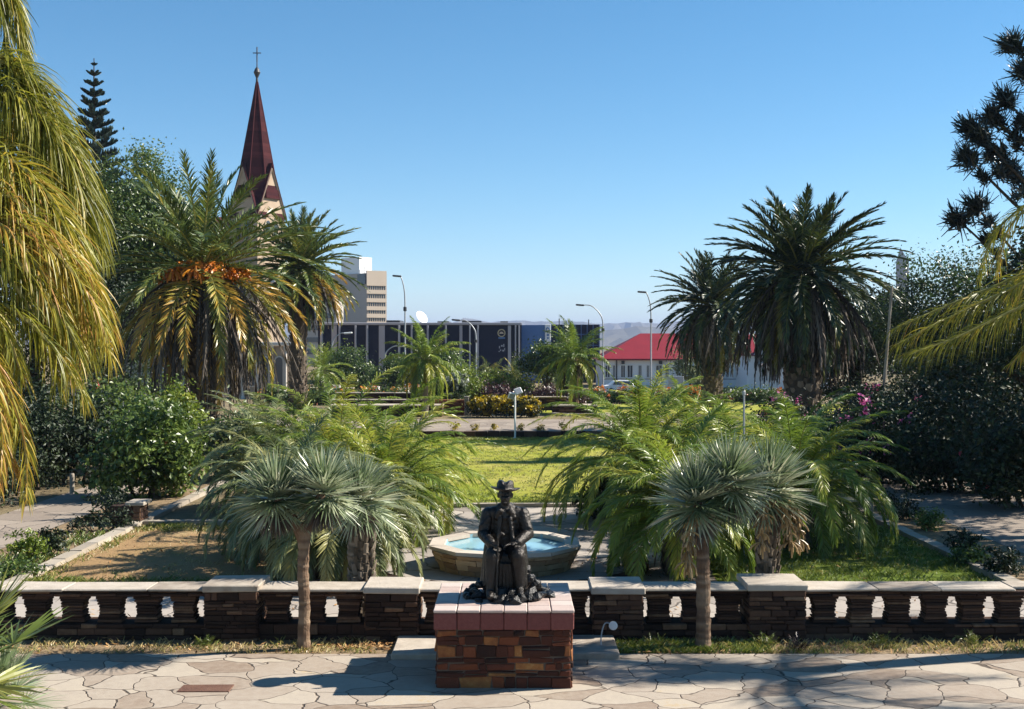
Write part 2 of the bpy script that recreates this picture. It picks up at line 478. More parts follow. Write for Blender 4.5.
def sheet(name, m, x0, x1, y0, y1, z, ny=1, label=None, follow=False):
    mb = MB()
    ys = np.linspace(y0, y1, ny + 1)
    V = []
    for y in ys:
        zz = z + (float(gz(y)) if follow else 0)
        V += [(x0, y, zz), (x1, y, zz)]
    q = [(2 * i, 2 * i + 1, 2 * i + 3, 2 * i + 2) for i in range(ny)]
    mb.add(V, q)
    return struct(name, mb, m, label)

mb = MB()
ys = np.concatenate([[-60], np.arange(0, 130, 4.0), [160, 250, 500, 1000, 2500, 6000, 12000]])
xs = np.array([-12000, -3000, -600, -120, -40, -15, 0, 15, 40, 120, 600, 3000, 12000.0])
V = np.array([[(x, y, float(gz(y))) for x in xs] for y in ys]).reshape(-1, 3)
nx = len(xs)
q = [(j * nx + i, j * nx + i + 1, (j + 1) * nx + i + 1, (j + 1) * nx + i) for j in range(len(ys) - 1) for i in range(nx - 1)]
mb.add(V, q)
struct('ground', mb, M['ground'])

sheet('pavement', M['paving'], -16, 16, -6, 14.72, .012)
sheet('garden_soil', M['soil'], -16, 16, 14.72, 15.45, .008)
sheet('cross_path', M['plaza'], -16, 16, 16.0, 18.5, .010)
sheet('plaza', M['plaza'], -3.3, 3.3, 18.5, 28.0, .010)
sheet('dry_lawn', M['lawn_dry'], -7.75, -3.3, 18.5, 25.2, .014)
sheet('patchy_shaded_lawn', M['lawn_shade'], 3.3, 7.75, 18.5, 25.2, .014)
sheet('left_path', M['gravel_path'], -11.4, -9.5, 18.5, 34, .012)
sheet('right_path', M['gravel_path'], 9.3, 12.6, 18.5, 34, .012)
sheet('left_verge', M['soil'], -9.5, -8.0, 18.5, 34, .006)
sheet('right_verge', M['soil'], 8.0, 9.3, 18.5, 34, .006)
sheet('central_lawn', M['lawn'], -6.5, 6.5, 28.3, 49.0, .02)
sheet('far_path', M['gravel_path'], -16, 16, 49.35, 58.0, .21)
sheet('upper_lawn', M['lawn'], 1.5, 30, 66, 96, .02, 8, follow=True)
sheet('street', M['asphalt'], -160, 160, 124, 140, .02, 1, follow=True)

def kerb(name, pts, wd, h, m, z=0.0, seg=.8):
    """a run of kerb stones laid end to end"""
    mb = MB()
    pts = np.asarray(pts, float)
    for a, b in zip(pts[:-1], pts[1:]):
        L = np.linalg.norm(b - a); d = (b - a) / L; nrm = np.array((-d[1], d[0]))
        k = max(1, int(round(L / seg)))
        for i in range(k):
            p, q_ = a + d * (L * i / k + .006), a + d * (L * (i + 1) / k - .006)
            hh = h + rng.uniform(-.01, .01)
            v = [(*(p - nrm * wd / 2), z), (*(q_ - nrm * wd / 2), z), (*(q_ + nrm * wd / 2), z), (*(p + nrm * wd / 2), z)]
            v += [(x, y, hh + z) for x, y, _ in v]
            mb.add(np.array(v) + rng.uniform(-.006, .006, (8, 3)), BOXQ, tint=rng.uniform(0, 1))
    o = mb.build(name, m)
    return tag(o, None, None, None, 'structure')
kerb('lawn_kerb', [(-7.88, 18.4), (-7.88, 33)], .24, .09, M['kerb'])
kerb('lawn_kerb', [(7.88, 18.4), (7.88, 33)], .24, .10, M['kerb'], seg=.6)
kerb('lawn_kerb', [(-7.75, 25.3), (-3.4, 25.3)], .2, .10, M['kerb'])
kerb('lawn_kerb', [(-6.5, 28.15), (6.5, 28.15)], .25, .08, M['kerb'])
kerb('terrace_kerb', [(-16, 49.17), (16, 49.17)], .30, .27, M['slate_stack'], seg=.5)
a = np.linspace(R(-200), R(20), 40)
kerb('pool_kerb', np.stack([2.35 * np.cos(a) - .12, 20.6 + 2.15 * np.sin(a)], 1), .22, .10, M['slate_stack'], seg=.3)

# hills: ridge lines several kilometres away
def ridge(y0, prof, depth, seed):
    r = np.random.default_rng(seed)
    mb = MB()
    xs = np.linspace(-5200, 5200, 240)
    px = 512 + xs / y0 * FOC
    top = np.interp(px, [p[0] for p in prof], [p[1] for p in prof])
    z = CAM_H + (HOR - top) / FOC * y0
    nz = np.zeros_like(xs)
    for f, a_ in ((1 / 900, 6), (1 / 300, 4), (1 / 110, 2.5), (1 / 45, 1.2)):
        nz += a_ * np.sin(xs * f * 6.28 + r.uniform(0, 6.28))
    z = z + nz
    rows = []
    for k, (dy, fz) in enumerate([(-1.0, 0.0), (-.75, .2), (-.5, .45), (-.25, .75), (0, 1.0), (.6, .6), (1.2, 0)]):
        j = 0 if fz in (0, 1) else .12
        rows.append(np.stack([xs, y0 + dy * depth + r.normal(0, 30, len(xs)) * (fz < 1), -1.4 + (z + 1.4) * np.clip(fz + r.normal(0, j, len(xs)), 0, 1.0)], 1))
    V = np.concatenate(rows); n_ = len(xs)
    q = [(j * n_ + i, j * n_ + i + 1, (j + 1) * n_ + i + 1, (j + 1) * n_ + i) for j in range(len(rows) - 1) for i in range(n_ - 1)]
    mb.add(V, q)
    return mb
struct('hills', ridge(6200, [(-500, 327), (380, 326), (420, 324), (452, 323), (463, 319), (472, 317.5), (482, 320), (495, 322), (560, 322), (620, 322), (700, 322), (1500, 325)], 1300, 3), M['hill'])
struct('hills', ridge(4000, [(-500, 336), (400, 335), (520, 334), (600, 331), (660, 329), (720, 331), (900, 335), (1500, 336)], 700, 5), M['hill'])

# haze: one closed box of even air
hm = bpy.data.materials.new('haze_air')
hm.use_nodes = True
hn = hm.node_tree
hn.nodes.clear()
ho = hn.nodes.new('ShaderNodeOutputMaterial')
hv = hn.nodes.new('ShaderNodeVolumePrincipled')
hv.inputs['Color'].default_value = (.42, .53, .80, 1)
hv.inputs['Density'].default_value = .00014
hv.inputs['Anisotropy'].default_value = 0.0
hn.links.new(hv.outputs[0], ho.inputs['Volume'])
mb = MB()
box(mb, -12500, 12500, -100, 12600, -2.9, 215)
tag(mb.build('haze', hm), None, None, None, 'stuff')

# ------------------------------------------------------------------ foliage generators
def leaflets(mb, pts, n, ll, lw, seg=2, grav=.5, vang=.25, vrand=.1, u0=.12, tint=(.3, .6), a0=70, a1=22, twist=.5, prof=None, side=None, r=rng, tv=.09):
    """rows of narrow leaflets along both sides of the stalk PTS"""
    pts = np.asarray(pts, float)
    d = np.concatenate([[0], np.cumsum(np.linalg.norm(np.diff(pts, axis=0), axis=1))]); d /= d[-1]
    u = np.linspace(u0, .995, n).repeat(2) + r.uniform(-.4, .4, 2 * n) / n
    u = np.clip(u, 0, 1)
    p = np.stack([np.interp(u, d, pts[:, k]) for k in range(3)], 1)
    Tn = unit(np.gradient(pts, d, axis=0))
    T = unit(np.stack([np.interp(u, d, Tn[:, k]) for k in range(3)], 1))
    if side is None:
        h = pts[-1] - pts[0]; h[2] = 0
        if np.linalg.norm(h) < .05: h = np.array((1.0, .3, 0))
        side = np.array((h[1], -h[0], 0)) / np.linalg.norm(h)
    Sd = unit(side - T * (T @ side)[:, None])
    U = np.cross(Sd, T)
    sg = np.tile([1.0, -1.0], n)
    a = np.radians(a0 + (a1 - a0) * u + r.normal(0, 6, 2 * n))
    v = vang + r.normal(0, vrand, 2 * n)
    d0 = T * np.cos(a)[:, None] + (Sd * (sg * np.cos(v))[:, None] + U * np.sin(v)[:, None]) * np.sin(a)[:, None]
    L = ll * (prof(u) if prof else (.30 + .70 * np.sin(np.pi * np.clip(u * .88 + .10, 0, 1)) ** .7)) * r.uniform(.85, 1.12, 2 * n)
    W = lw * (.55 + .45 * L / ll)
    pos = p.copy()
    wv = unit(T - d0 * np.sum(T * d0, 1, keepdims=True))
    rt = r.normal(0, twist, 2 * n)
    wv = wv * np.cos(rt)[:, None] + np.cross(d0, wv) * np.sin(rt)[:, None]
    rows = []
    for j in range(seg + 1):
        f = j / seg
        ww = W * (.55 if j == 0 else (1.0 - .92 * f ** 2.2))
        rows.append(np.stack([pos - wv * (ww / 2)[:, None], pos + wv * (ww / 2)[:, None]], 1))
        dj = unit(d0 + np.array((0, 0, -1.0)) * (grav * (f + .5 / seg) * 1.6))
        pos = pos + dj * (L / seg)[:, None]
    V = np.stack(rows, 1).reshape(-1, 3)
    N = 2 * n; k = (seg + 1) * 2
    b = np.arange(N)[:, None] * k + np.arange(seg)[None] * 2
    q = np.stack([b, b + 1, b + 3, b + 2], -1).reshape(-1, 4)
    base = r.uniform(tint[0], tint[1])
    tt = np.clip(base + r.normal(0, tv, N), 0, 1)
    mb.add(V, q, tint=np.repeat(tt, k))

def frond_pts(o, az, elev, L, droop, m=12, pw=1.3, sway=0.0):
    t = np.linspace(0, 1, m)
    e = np.maximum(elev - droop * t ** pw, -1.53)
    dx = np.cumsum(np.concatenate([[0], np.cos((e[1:] + e[:-1]) / 2)])) * L / (m - 1)
    dz = np.cumsum(np.concatenate([[0], np.sin((e[1:] + e[:-1]) / 2)])) * L / (m - 1)
    h = np.array((math.cos(az), math.sin(az), 0)); s = np.array((-h[1], h[0], 0))
    return np.asarray(o, float) + h * dx[:, None] + s * (sway * t ** 2)[:, None] + np.array((0, 0, 1.0)) * dz[:, None]

GA = 2.399963
def boots(mb, r0, r1, z0, z1, n, ln, wd, r=rng, tilt=.55):
    """spiral of cut frond bases round a trunk"""
    for i in range(n):
        f = i / n
        a = i * GA + r.normal(0, .08); z = z0 + (z1 - z0) * f
        rr = (r0 + (r1 - r0) * f) * .93
        o = np.array((math.cos(a) * rr, math.sin(a) * rr, z)); h = np.array((math.cos(a), math.sin(a), 0)); s = np.array((-h[1], h[0], 0)); up = np.array((0, 0, 1.0))
        l = ln * r.uniform(.75, 1.25); w_ = wd * r.uniform(.8, 1.2)
        d = unit(h * math.sin(tilt) + up * math.cos(tilt))
        tip = o + d * l
        nn = unit(np.cross(s, d))
        v = [o - s * w_ / 2, o + s * w_ / 2, o + nn * w_ * .45, tip - s * w_ * .36, tip + s * w_ * .36, tip + nn * w_ * .22]
        mb.add(v, [(0, 1, 4, 3), (1, 2, 5, 4), (2, 0, 3, 5)], [(3, 4, 5)], tint=r.uniform(.2, 1))

def date_palm(loc, label, group, cz, rt, L, nl=70, nd=45, seed=1, greens='leaf_date', dark=False, skirt=4.5, fruit=0, trunk_lean=(0, 0), yellow=.25, lw=.05, ll=.5, n=58, up=86, low=-38, droop=(35, 75)):
    r = np.random.default_rng(seed)
    T = thing('date_palm', label, 'palm tree', loc, r.uniform(0, 6), group)
    ct = np.array((trunk_lean[0], trunk_lean[1], cz))
    mb = MB()
    zz = np.linspace(-.1, cz, 14)
    pts = np.stack([ct[0] * np.clip(zz / cz, 0, 1) ** 1.3, ct[1] * np.clip(zz / cz, 0, 1) ** 1.3, zz], 1)
    rr = rt * (1.12 - .2 * np.linspace(0, 1, 14)); rr[0] *= 1.25; rr[-3:] *= (1.1, 1.35, 1.2)
    tube(mb, pts, rr, 16, .25, bump=.06)
    for k in range(13):
        boots(mb, rr[k], rr[k + 1], zz[k], zz[k + 1], int(22 * (zz[1] - zz[0]) / .5), .24, rt * .42, r)
    mb.build('trunk', M['trunk_palm'], T)
    g, st, dd = MB(), MB(), MB()
    for i in range(nl):
        s = i / nl
        az = i * GA + r.normal(0, .12)
        el = R(up + (low - up) * s ** .85 + r.normal(0, 5))
        dr = R(droop[0] + (droop[1] - droop[0]) * s) * r.uniform(.8, 1.2)
        o = ct + np.array((math.cos(az) * rt * .5, math.sin(az) * rt * .5, .35 - .5 * s))
        l = L * r.uniform(.86, 1.08) * (.8 + .2 * min(1, s * 4))
        p = frond_pts(o, az, el, l, dr, sway=r.normal(0, .15))
        base = .22 + .34 * r.random() + .12 * (s > .6)
        if s > .55 and r.random() < yellow * 2.4: base = r.uniform(.66, .97)
        leaflets(g, p, n, ll, lw, 2, .22, .42, .2, .1, (base, base + .1), 62, 20, .6, r=r)
        tube(st, p, np.linspace(.045, .008, len(p)), 4, r.uniform(.1, .6), cap=False)
    g.build('crown', M[greens], T)
    st.build('frond_stalks', M['rachis'], T)
    if nd:
        for i in range(nd):
            az = i * GA + r.normal(0, .2)
            o = ct + np.array((math.cos(az) * rt * .9, math.sin(az) * rt * .9, r.uniform(-.55, .0)))
            p = frond_pts(o, az, R(r.uniform(-25, 15)), skirt * r.uniform(.72, 1.08), R(r.uniform(80, 110)), pw=.42, sway=r.normal(0, .3))
            leaflets(dd, p, 42, ll * .8, lw * .8, 2, 1.2, .1, .4, .12, (.1, .85), 40, 15, 1.0, r=r)
            tube(dd, p, np.linspace(.05, .015, len(p)), 4, r.uniform(.2, .9), cap=False)
        dd.build('dry_skirt', M['leaf_dead'], T)
    for k in range(fruit):
        fb = MB()
        az = -T.rotation_euler.z - math.pi / 2 + (k - (fruit - 1) / 2) * .55 + r.normal(0, .1)
        p = frond_pts(ct + np.array((0, 0, .15)), az, R(30), 1.45, R(80), 8)
        tube(fb, p, np.linspace(.035, .02, 8), 5, .8)
        for j in range(80):
            b_ = p[r.integers(4, 8)]
            q_ = frond_pts(b_, r.uniform(0, 6.28), R(r.uniform(-40, 20)), r.uniform(.3, .6), R(70), 5)
            tube(fb, q_, .04, 4, r.uniform(.2, 1), cap=False)
        fb.build('fruit_cluster', M['fruit'], T)
    return T

def pinnate_palm(name, label, cat, loc, h, rt, L, nl, m, seed, group=None, stems=None, ll=.32, lw=.028, n=46, seg=3, grav=.45, up=84, low=-28, droop=(45, 95), rz=None, yellow=.1, trunk='trunk_palm', nb=120, dead=8, tb=(.25, .6), twist=.5):
    """small or slender feather palm with one or more stems"""
    r = np.random.default_rng(seed)
    T = thing(name, label, cat, loc, r.uniform(0, 6) if rz is None else rz, group)
    g, st = MB(), MB()
    dd = MB()
    for sx, sy, hh in (stems or [(0, 0, h)]):
        tm = MB()
        k = 10
        zz = np.linspace(-.08, hh, k)
        pts = np.stack([sx * np.clip(zz / hh, 0, 1) ** .8 * .6 + sx * .4, sy * np.clip(zz / hh, 0, 1) ** .8 * .6 + sy * .4, zz], 1)
        rr = rt * (1.1 - .22 * np.linspace(0, 1, k)); rr[0] *= 1.25
        tube(tm, pts, rr, 12, .4 if nb else r.uniform(.2, .8, k), bump=.05)
        if nb:
            for q_ in range(k - 1):
                boots_mb = MB(); boots(boots_mb, rr[q_], rr[q_ + 1], zz[q_], zz[q_ + 1], nb // (k - 1), .13, rt * .55, r, .35)
                vv = np.concatenate(boots_mb.v) + np.array((pts[q_][0], pts[q_][1], 0))
                off = 0
                for v_, k_ in zip(boots_mb.v, boots_mb.k):
                    tm.add(v_ + np.array((pts[q_][0], pts[q_][1], 0)), [(0, 1, 4, 3), (1, 2, 5, 4), (2, 0, 3, 5)], [(3, 4, 5)], tint=k_)
        tm.build('trunk', M[trunk], T)
        ct = pts[-1]
        for i in range(nl):
            s = i / nl
            az = i * GA + r.normal(0, .15)
            el = R(up + (low - up) * s ** .9 + r.normal(0, 6))
            dr = R(droop[0] + (droop[1] - droop[0]) * s) * r.uniform(.75, 1.2)
            p = frond_pts(ct + np.array((math.cos(az), math.sin(az), 0)) * rt * .4, az, el, L * r.uniform(.8, 1.1), dr, 14, sway=r.normal(0, .15))
            base = r.uniform(*tb)
            if s > .6 and r.random() < yellow: base = r.uniform(.75, .95)
            leaflets(g, p, n, ll, lw, seg, grav, .3, .15, .14, (base, base + .12), 68, 26, twist, r=r)
            tube(st, p, np.linspace(.013, .004, len(p)), 4, r.uniform(.0, .35), cap=False)
        for i in range(dead):
            az = r.uniform(0, 6.28)
            p = frond_pts(ct + np.array((0, 0, -.1)), az, R(r.uniform(-30, 0)), L * r.uniform(.4, .6), R(80), pw=.6)
            leaflets(dd, p, 30, ll * .7, lw * .8, 2, 1, .1, .3, .1, (.2, .9), 45, 20, 1, r=r)
    g.build('crown', M[m], T)
    st.build('frond_stalks', M['rachis'], T)
    if dead: dd.build('dry_fronds', M['leaf_dead'], T)
    return T

def fan_leaf(mb, o, d, up, pet, ls, ns, lw, r, tint, grav=.35, spread=R(128)):
    d = unit(d); s = unit(np.cross(d, up)); u = np.cross(s, d)
    hub = o + d * pet
    th = np.linspace(-spread, spread, ns) + r.normal(0, .03, ns)
    dirs = d * np.cos(th)[:, None] + s * np.sin(th)[:, None] + u * (.18 * np.abs(np.sin(th)) + .06)[:, None]
    dirs = unit(dirs)
    L = ls * (1 - .28 * (np.abs(th) / spread) ** 2) * r.uniform(.9, 1.06, ns)
    wv = unit(np.cross(dirs, u))
    rt = r.normal(0, .45, ns)
    wv = wv * np.cos(rt)[:, None] + np.cross(dirs, wv) * np.sin(rt)[:, None]
    pos = np.repeat(hub[None], ns, 0)
    rows = []
    seg = 4
    for j in range(seg + 1):
        f = j / seg
        ww = lw * (.35, 1.0, .95, .6, .06)[j]
        rows.append(np.stack([pos - wv * ww / 2, pos + wv * ww / 2], 1))
        dj = unit(dirs + np.array((0, 0, -1.0)) * grav * max(0, f - .25) * 1.6)
        pos = pos + dj * (L / seg)[:, None]
    V = np.stack(rows, 1).reshape(-1, 3)
    k = (seg + 1) * 2
    b = np.arange(ns)[:, None] * k + np.arange(seg)[None] * 2
    q = np.stack([b, b + 1, b + 3, b + 2], -1).reshape(-1, 4)
    mb.add(V, q, tint=np.repeat(np.clip(tint + r.normal(0, .06, ns), 0, 1), k))

def fan_palm(label, loc, h, rt, heads, nl, ls, pet, seed, m='leaf_fan', berries=0, group=None, lean=(0, 0), dead=14, cat='palm tree', lw=.025, trunk='trunk_tan', ns=17, el=(88, -58), spread=80):
    r = np.random.default_rng(seed)
    T = thing('fan_palm', label, cat, loc, 0, group)
    tm = MB()
    zz = np.linspace(-.06, h, 46)
    pts = np.stack([lean[0] * np.clip(zz / h, 0, 1) ** 1.4, lean[1] * np.clip(zz / h, 0, 1) ** 1.4, zz], 1)
    rr = rt * (1 + .35 * np.exp(-np.linspace(0, 1, 46) * 9)) * r.uniform(.93, 1.07, 46); rr[-9:] *= np.linspace(1.03, 1.4, 9)
    pts[:, :2] += np.cumsum(r.normal(0, rt * .035, (46, 2)), 0); tube(tm, pts, rr, 14, r.uniform(.1, 1, 46), bump=.04)
    if trunk == 'trunk_palm':
        for q_ in range(0, 44, 4): boots(tm, rr[q_], rr[q_ + 4], zz[q_], zz[q_ + 4], 12, .13, rt * .6, r, .35)
    tm.build('trunk', M[trunk], T, smooth=False)
    g, st, dd = MB(), MB(), MB()
    for hx, hy, hz in heads:
        ct = pts[-1] + np.array((hx, hy, hz))
        if abs(hx) + abs(hy) > .05:
            bm_ = MB(); tube(bm_, bez([pts[-9], (pts[-1] + ct) / 2, ct], 6), rt * .8, 9, .4); bm_.build('limb', M[trunk], T, smooth=True)
        for i in range(nl):
            s = (i + .5) / nl
            az = i * GA + r.normal(0, .15)
            e = R(el[0] + (el[1] - el[0]) * s + r.normal(0, 6))
            d = np.array((math.cos(az) * math.cos(e), math.sin(az) * math.cos(e), math.sin(e)))
            up = np.array((-math.cos(az) * math.sin(e), -math.sin(az) * math.sin(e), math.cos(e)))
            pl = pet * r.uniform(.7, 1.15)
            o = ct + d * rt * .5
            fan_leaf(g, o, d, up, pl, ls * r.uniform(.85, 1.1), ns, lw, r, r.uniform(.15, 1.0) if s < .8 else r.uniform(.15, .95), .02 + .22 * s, R(spread))
            tube(g, [o, o + d * pl * .5, o + d * pl], .009, 4, r.uniform(.3, .7), cap=False)
        for i in range(dead):
            az = r.uniform(0, 6.28)
            e = R(r.uniform(-80, -50))
            d = np.array((math.cos(az) * math.cos(e), math.sin(az) * math.cos(e), math.sin(e)))
            up = np.array((math.cos(az), math.sin(az), .2))
            fan_leaf(dd, ct + np.array((0, 0, -.1)), d, up, pet * .5, ls * .75, 16, lw * .8, r, r.uniform(.3, .95), 1.0, R(70))
    g.build('crown', M[m], T)
    if dead: dd.build('dry_leaves', M['leaf_dead'], T)
    for k in range(berries):
        fb = MB()
        hx, hy, hz = heads[min(k, len(heads) - 1)]
        ct = pts[-1] + np.array((hx, hy, hz - .05))
        az = -math.pi / 2 + (-.35, .5, 1.0)[k % 3]
        p = frond_pts(ct, az, R(10), .85, R(115), 8, .8)
        tube(fb, p, .014, 5, .6)
        for j in range(150):
            b_ = p[r.integers(2, 8)]
            q_ = frond_pts(b_, r.uniform(0, 6.28), R(r.uniform(-80, 0)), r.uniform(.06, .24), R(60), 4)
            tube(fb, q_, (.006, .009, .013, .010), 4, r.uniform(.1, 1), cap=False)
        fb.build('berry_cluster', M['berry'], T)
    return T

def leaf_cloud(mb, lobes, n, size, clump=.22, ncl=60, r=rng, tint=(.2, .8), shell=.55, aspect=.55, flat=.0):
    """leaves gathered in clumps through a few lobes: uneven outline, gaps"""
    lobes = [(np.array(c, float), np.array(rd if np.ndim(rd) else (rd, rd, rd), float)) for c, rd in lobes]
    vol = np.array([np.prod(rd) ** .8 for _, rd in lobes]); vol /= vol.sum()
    li = r.choice(len(lobes), ncl, p=vol)
    Cn = np.array([c for c, _ in lobes])[li]; Rd = np.array([rd for _, rd in lobes])[li]
    dr = unit(r.normal(size=(ncl, 3)))
    rad = (shell + (1 - shell) * r.random(ncl)) * r.uniform(.82, 1.12, ncl)
    cc = Cn + dr * Rd * rad[:, None]
    ct = r.uniform(tint[0], tint[1], ncl)
    cs = clump * Rd.mean(1) * r.uniform(.6, 1.4, ncl)
    k = r.integers(0, ncl, n)
    p = cc[k] + r.normal(size=(n, 3)) * cs[k][:, None] * np.array((1, 1, .75))
    out = unit(p - Cn[k])
    nrm = unit(out * .6 + np.array((0, 0, .5)) + r.normal(size=(n, 3)) * .75)
    d = unit(np.cross(nrm, r.normal(size=(n, 3))) + np.array((0, 0, -.25)))
    s = unit(np.cross(nrm, d))
    L = size * r.uniform(.6, 1.35, n)
    Wd = L * aspect
    a = p - d * (L / 2)[:, None]; b = p + d * (L / 2)[:, None]
    l_ = p - s * (Wd / 2)[:, None] + nrm * (Wd * .15)[:, None]; r_ = p + s * (Wd / 2)[:, None] + nrm * (Wd * .15)[:, None]
    V = np.stack([a, r_, b, l_], 1).reshape(-1, 3)
    tt = np.clip(ct[k] + r.normal(0, .09, n), 0, 1)
    mb.add(V, np.arange(n * 4).reshape(-1, 4), tint=np.repeat(tt, 4))

def tree(name, label, cat, loc, h, rt, lobes, m, n, size, seed, group=None, ncl=140, clump=.22, bark='bark', tint=(.2, .8), limbs=True):
    r = np.random.default_rng(seed)
    T = thing(name, label, cat, loc, 0, group)
    tm = MB()
    z = np.linspace(-.1, h, 8)
    pts = np.stack([np.cumsum(r.normal(0, rt * .25, 8)), np.cumsum(r.normal(0, rt * .25, 8)), z], 1); pts[0, :2] = 0
    tube(tm, pts, np.linspace(rt * 1.15, rt * .6, 8), 10, r.uniform(.2, .9, 8), bump=.08)
    if limbs:
        for c, rd in lobes:
            c = np.array(c, float)
            e = c + r.normal(0, .1, 3)
            tube(tm, bez([pts[r.integers(4, 8)], (pts[-1] + e) / 2 + np.array((0, 0, -.15 * h * r.random())), e], 7), np.linspace(rt * .55, rt * .12, 7), 7, .4, bump=.1)
    tm.build('trunk', M[bark], T)
    g = MB()
    leaf_cloud(g, lobes, n, size, clump, ncl, r, tint)
    g.build('crown', M[m], T)
    return T

def bush(label, loc, lobes, m, n, size, seed, group=None, cat='shrub', name='shrub', ncl=60, clump=.24, flowers=None, tint=(.15, .85), stems=5, shell=.45):
    r = np.random.default_rng(seed)
    T = thing(name, label, cat, loc, 0, group)
    sm = MB()
    for k in range(stems):
        c, rd = lobes[k % len(lobes)]
        e = np.array(c, float) + r.normal(0, .25, 3) * np.mean(rd)
        tube(sm, bez([(c[0] * .5 + r.normal(0, .1), c[1] * .5 + r.normal(0, .1), -.05), (e * .55 + np.array((c[0], c[1], 0)) * .3), e], 6), np.linspace(.05, .012, 6) * min(1.5, max(.3, np.mean(lobes[0][1]))), 5, r.random(), cap=False)
    sm.build('stems', M['bark'], T)
    g = MB()
    leaf_cloud(g, lobes, n, size, clump, ncl, r, tint, shell)
    g.build('foliage', M[m], T)
    if flowers:
        fm, fn, fs = flowers
        f = MB()
        lo2 = [(np.array(c) + np.array((0, -.15, .22)) * np.mean(rd), np.array(rd) * .95 if np.ndim(rd) else rd * .95) for c, rd in lobes]
        leaf_cloud(f, lo2, fn, fs, .12, max(6, fn // 18), r, (.1, .95), .85, .8)
        f.build('blossoms', M[fm], T)
    return T

def g3(x, y, d=None):
    """ground point seen at pixel x, y of the level garden"""
    d = d or FOC * CAM_H / (y - HOR)
    return ((x - 512) / FOC * d, d, float(gz(d)))
def gx(x, d):
    return ((x - 512) / FOC * d, d, float(gz(d)))

# ------------------------------------------------------------------ STONEWORK
def courses(mb, w, h, put, hmin, hmax, lmin, lmax, gap=.008, proud=.02, tall=0.0, r=rng):
    """random rubble courses over a w x h face; put(u0,u1,v0,v1,depth,tint)"""
    v = 0.0
    while v < h - .01:
        hh = r.uniform(hmin, hmax)
        if v + hh > h - hmin * .8: hh = h - v
        u = 0.0
        while u < w - .01:
            ll = r.uniform(lmin, lmax)
            if u + ll > w - lmin * .8: ll = w - u
            if tall and r.random() < tall and ll > .12 and hh > .07:
                f = r.uniform(.35, .65)
                if r.random() < .5:
                    put(u + gap / 2, u + ll - gap / 2, v + gap / 2, v + hh * f - gap / 2, r.uniform(.42, 1) * proud, r.random() ** 1.2)
                    put(u + gap / 2, u + ll - gap / 2, v + hh * f + gap / 2, v + hh - gap / 2, r.uniform(.42, 1) * proud, r.random() ** 1.2)
                else:
                    put(u + gap / 2, u + ll * f - gap / 2, v + gap / 2, v + hh - gap / 2, r.uniform(.42, 1) * proud, r.random() ** 1.2)
                    put(u + ll * f + gap / 2, u + ll - gap / 2, v + gap / 2, v + hh - gap / 2, r.uniform(.42, 1) * proud, r.random() ** 1.2)
            else:
                put(u + gap / 2, u + ll - gap / 2, v + gap / 2, v + hh - gap / 2, r.uniform(.42, 1) * proud, r.random() ** 1.2)
            u += ll
        v += hh

def stone_block(mb, x0, x1, y0, y1, z0, z1, hr, lr, proud=.02, tall=0.0, r=rng, gap=.008, jit=.006, b=.008):
    """stones laid on the four sides of a block"""
    ins = .05
    def front(u0, u1, v0, v1, p, t): bbox(mb, x0 + u0, x0 + u1, y0 - p, y0 + ins, z0 + v0, z0 + v1, b, t, jit)
    def back(u0, u1, v0, v1, p, t): bbox(mb, x0 + u0, x0 + u1, y1 - ins, y1 + p, z0 + v0, z0 + v1, b, t, jit)
    def left(u0, u1, v0, v1, p, t): bbox(mb, x0 - p, x0 + ins, y0 + u0 + .003, y0 + u1 - .003, z0 + v0, z0 + v1, b, t, jit)
    def right(u0, u1, v0, v1, p, t): bbox(mb, x1 - ins, x1 + p, y0 + u0 + .003, y0 + u1 - .003, z0 + v0, z0 + v1, b, t, jit)
    for w_, f in ((x1 - x0, front), (x1 - x0, back), (y1 - y0, left), (y1 - y0, right)):
        courses(mb, w_, z1 - z0, f, *hr, *lr, gap, proud, tall, r)

# ---- pedestal
PX0, PX1, PY0, PY1, PZ = -.85, .67, 13.24, 14.74, .66
T = thing('statue_pedestal', 'square plinth of mixed brown and orange stone under the bronze statue', 'plinth', ((PX0 + PX1) / 2, (PY0 + PY1) / 2, 0))
ox, oy = (PX1 - PX0) / 2, (PY1 - PY0) / 2
mb = MB(); box(mb, -ox + .019, ox - .019, -oy + .019, oy - .019, -.05, PZ + .181); mb.build('mortar_core', M['mortar'], T)
mb = MB(); stone_block(mb, -ox + .02, ox - .02, -oy + .02, oy - .02, 0.0, PZ - .006, (.05, .16), (.08, .36), .026, .4, np.random.default_rng(21), .007, .010); mb.build('stone_facing', M['stone_brown'], T)
mb = MB()
rr_ = np.random.default_rng(5)
nxt, nyt = 6, 5
for i in range(nxt):        # red edge tiles, then pale top tiles
    u0, u1 = -ox - .016 + (2 * ox + .032) * i / nxt, -ox - .016 + (2 * ox + .032) * (i + 1) / nxt
    for y_ in (-oy - .016, oy + .016 - .10):
        bbox(mb, u0 + .002, u1 - .002, y_, y_ + .10, PZ - .002, PZ + .182, .010, rr_.uniform(.2, .8), .002)
for j in range(nyt):
    v0, v1 = -oy + .07 + (2 * oy - .14) * j / nyt, -oy + .07 + (2 * oy - .14) * (j + 1) / nyt
    for x_ in (-ox - .016, ox + .016 - .10):
        bbox(mb, x_, x_ + .10, v0 + .002, v1 - .002, PZ - .002, PZ + .182, .010, rr_.uniform(.2, .8), .002)
mb.build('cap_edge', M['tile_red'], T)
mb = MB()
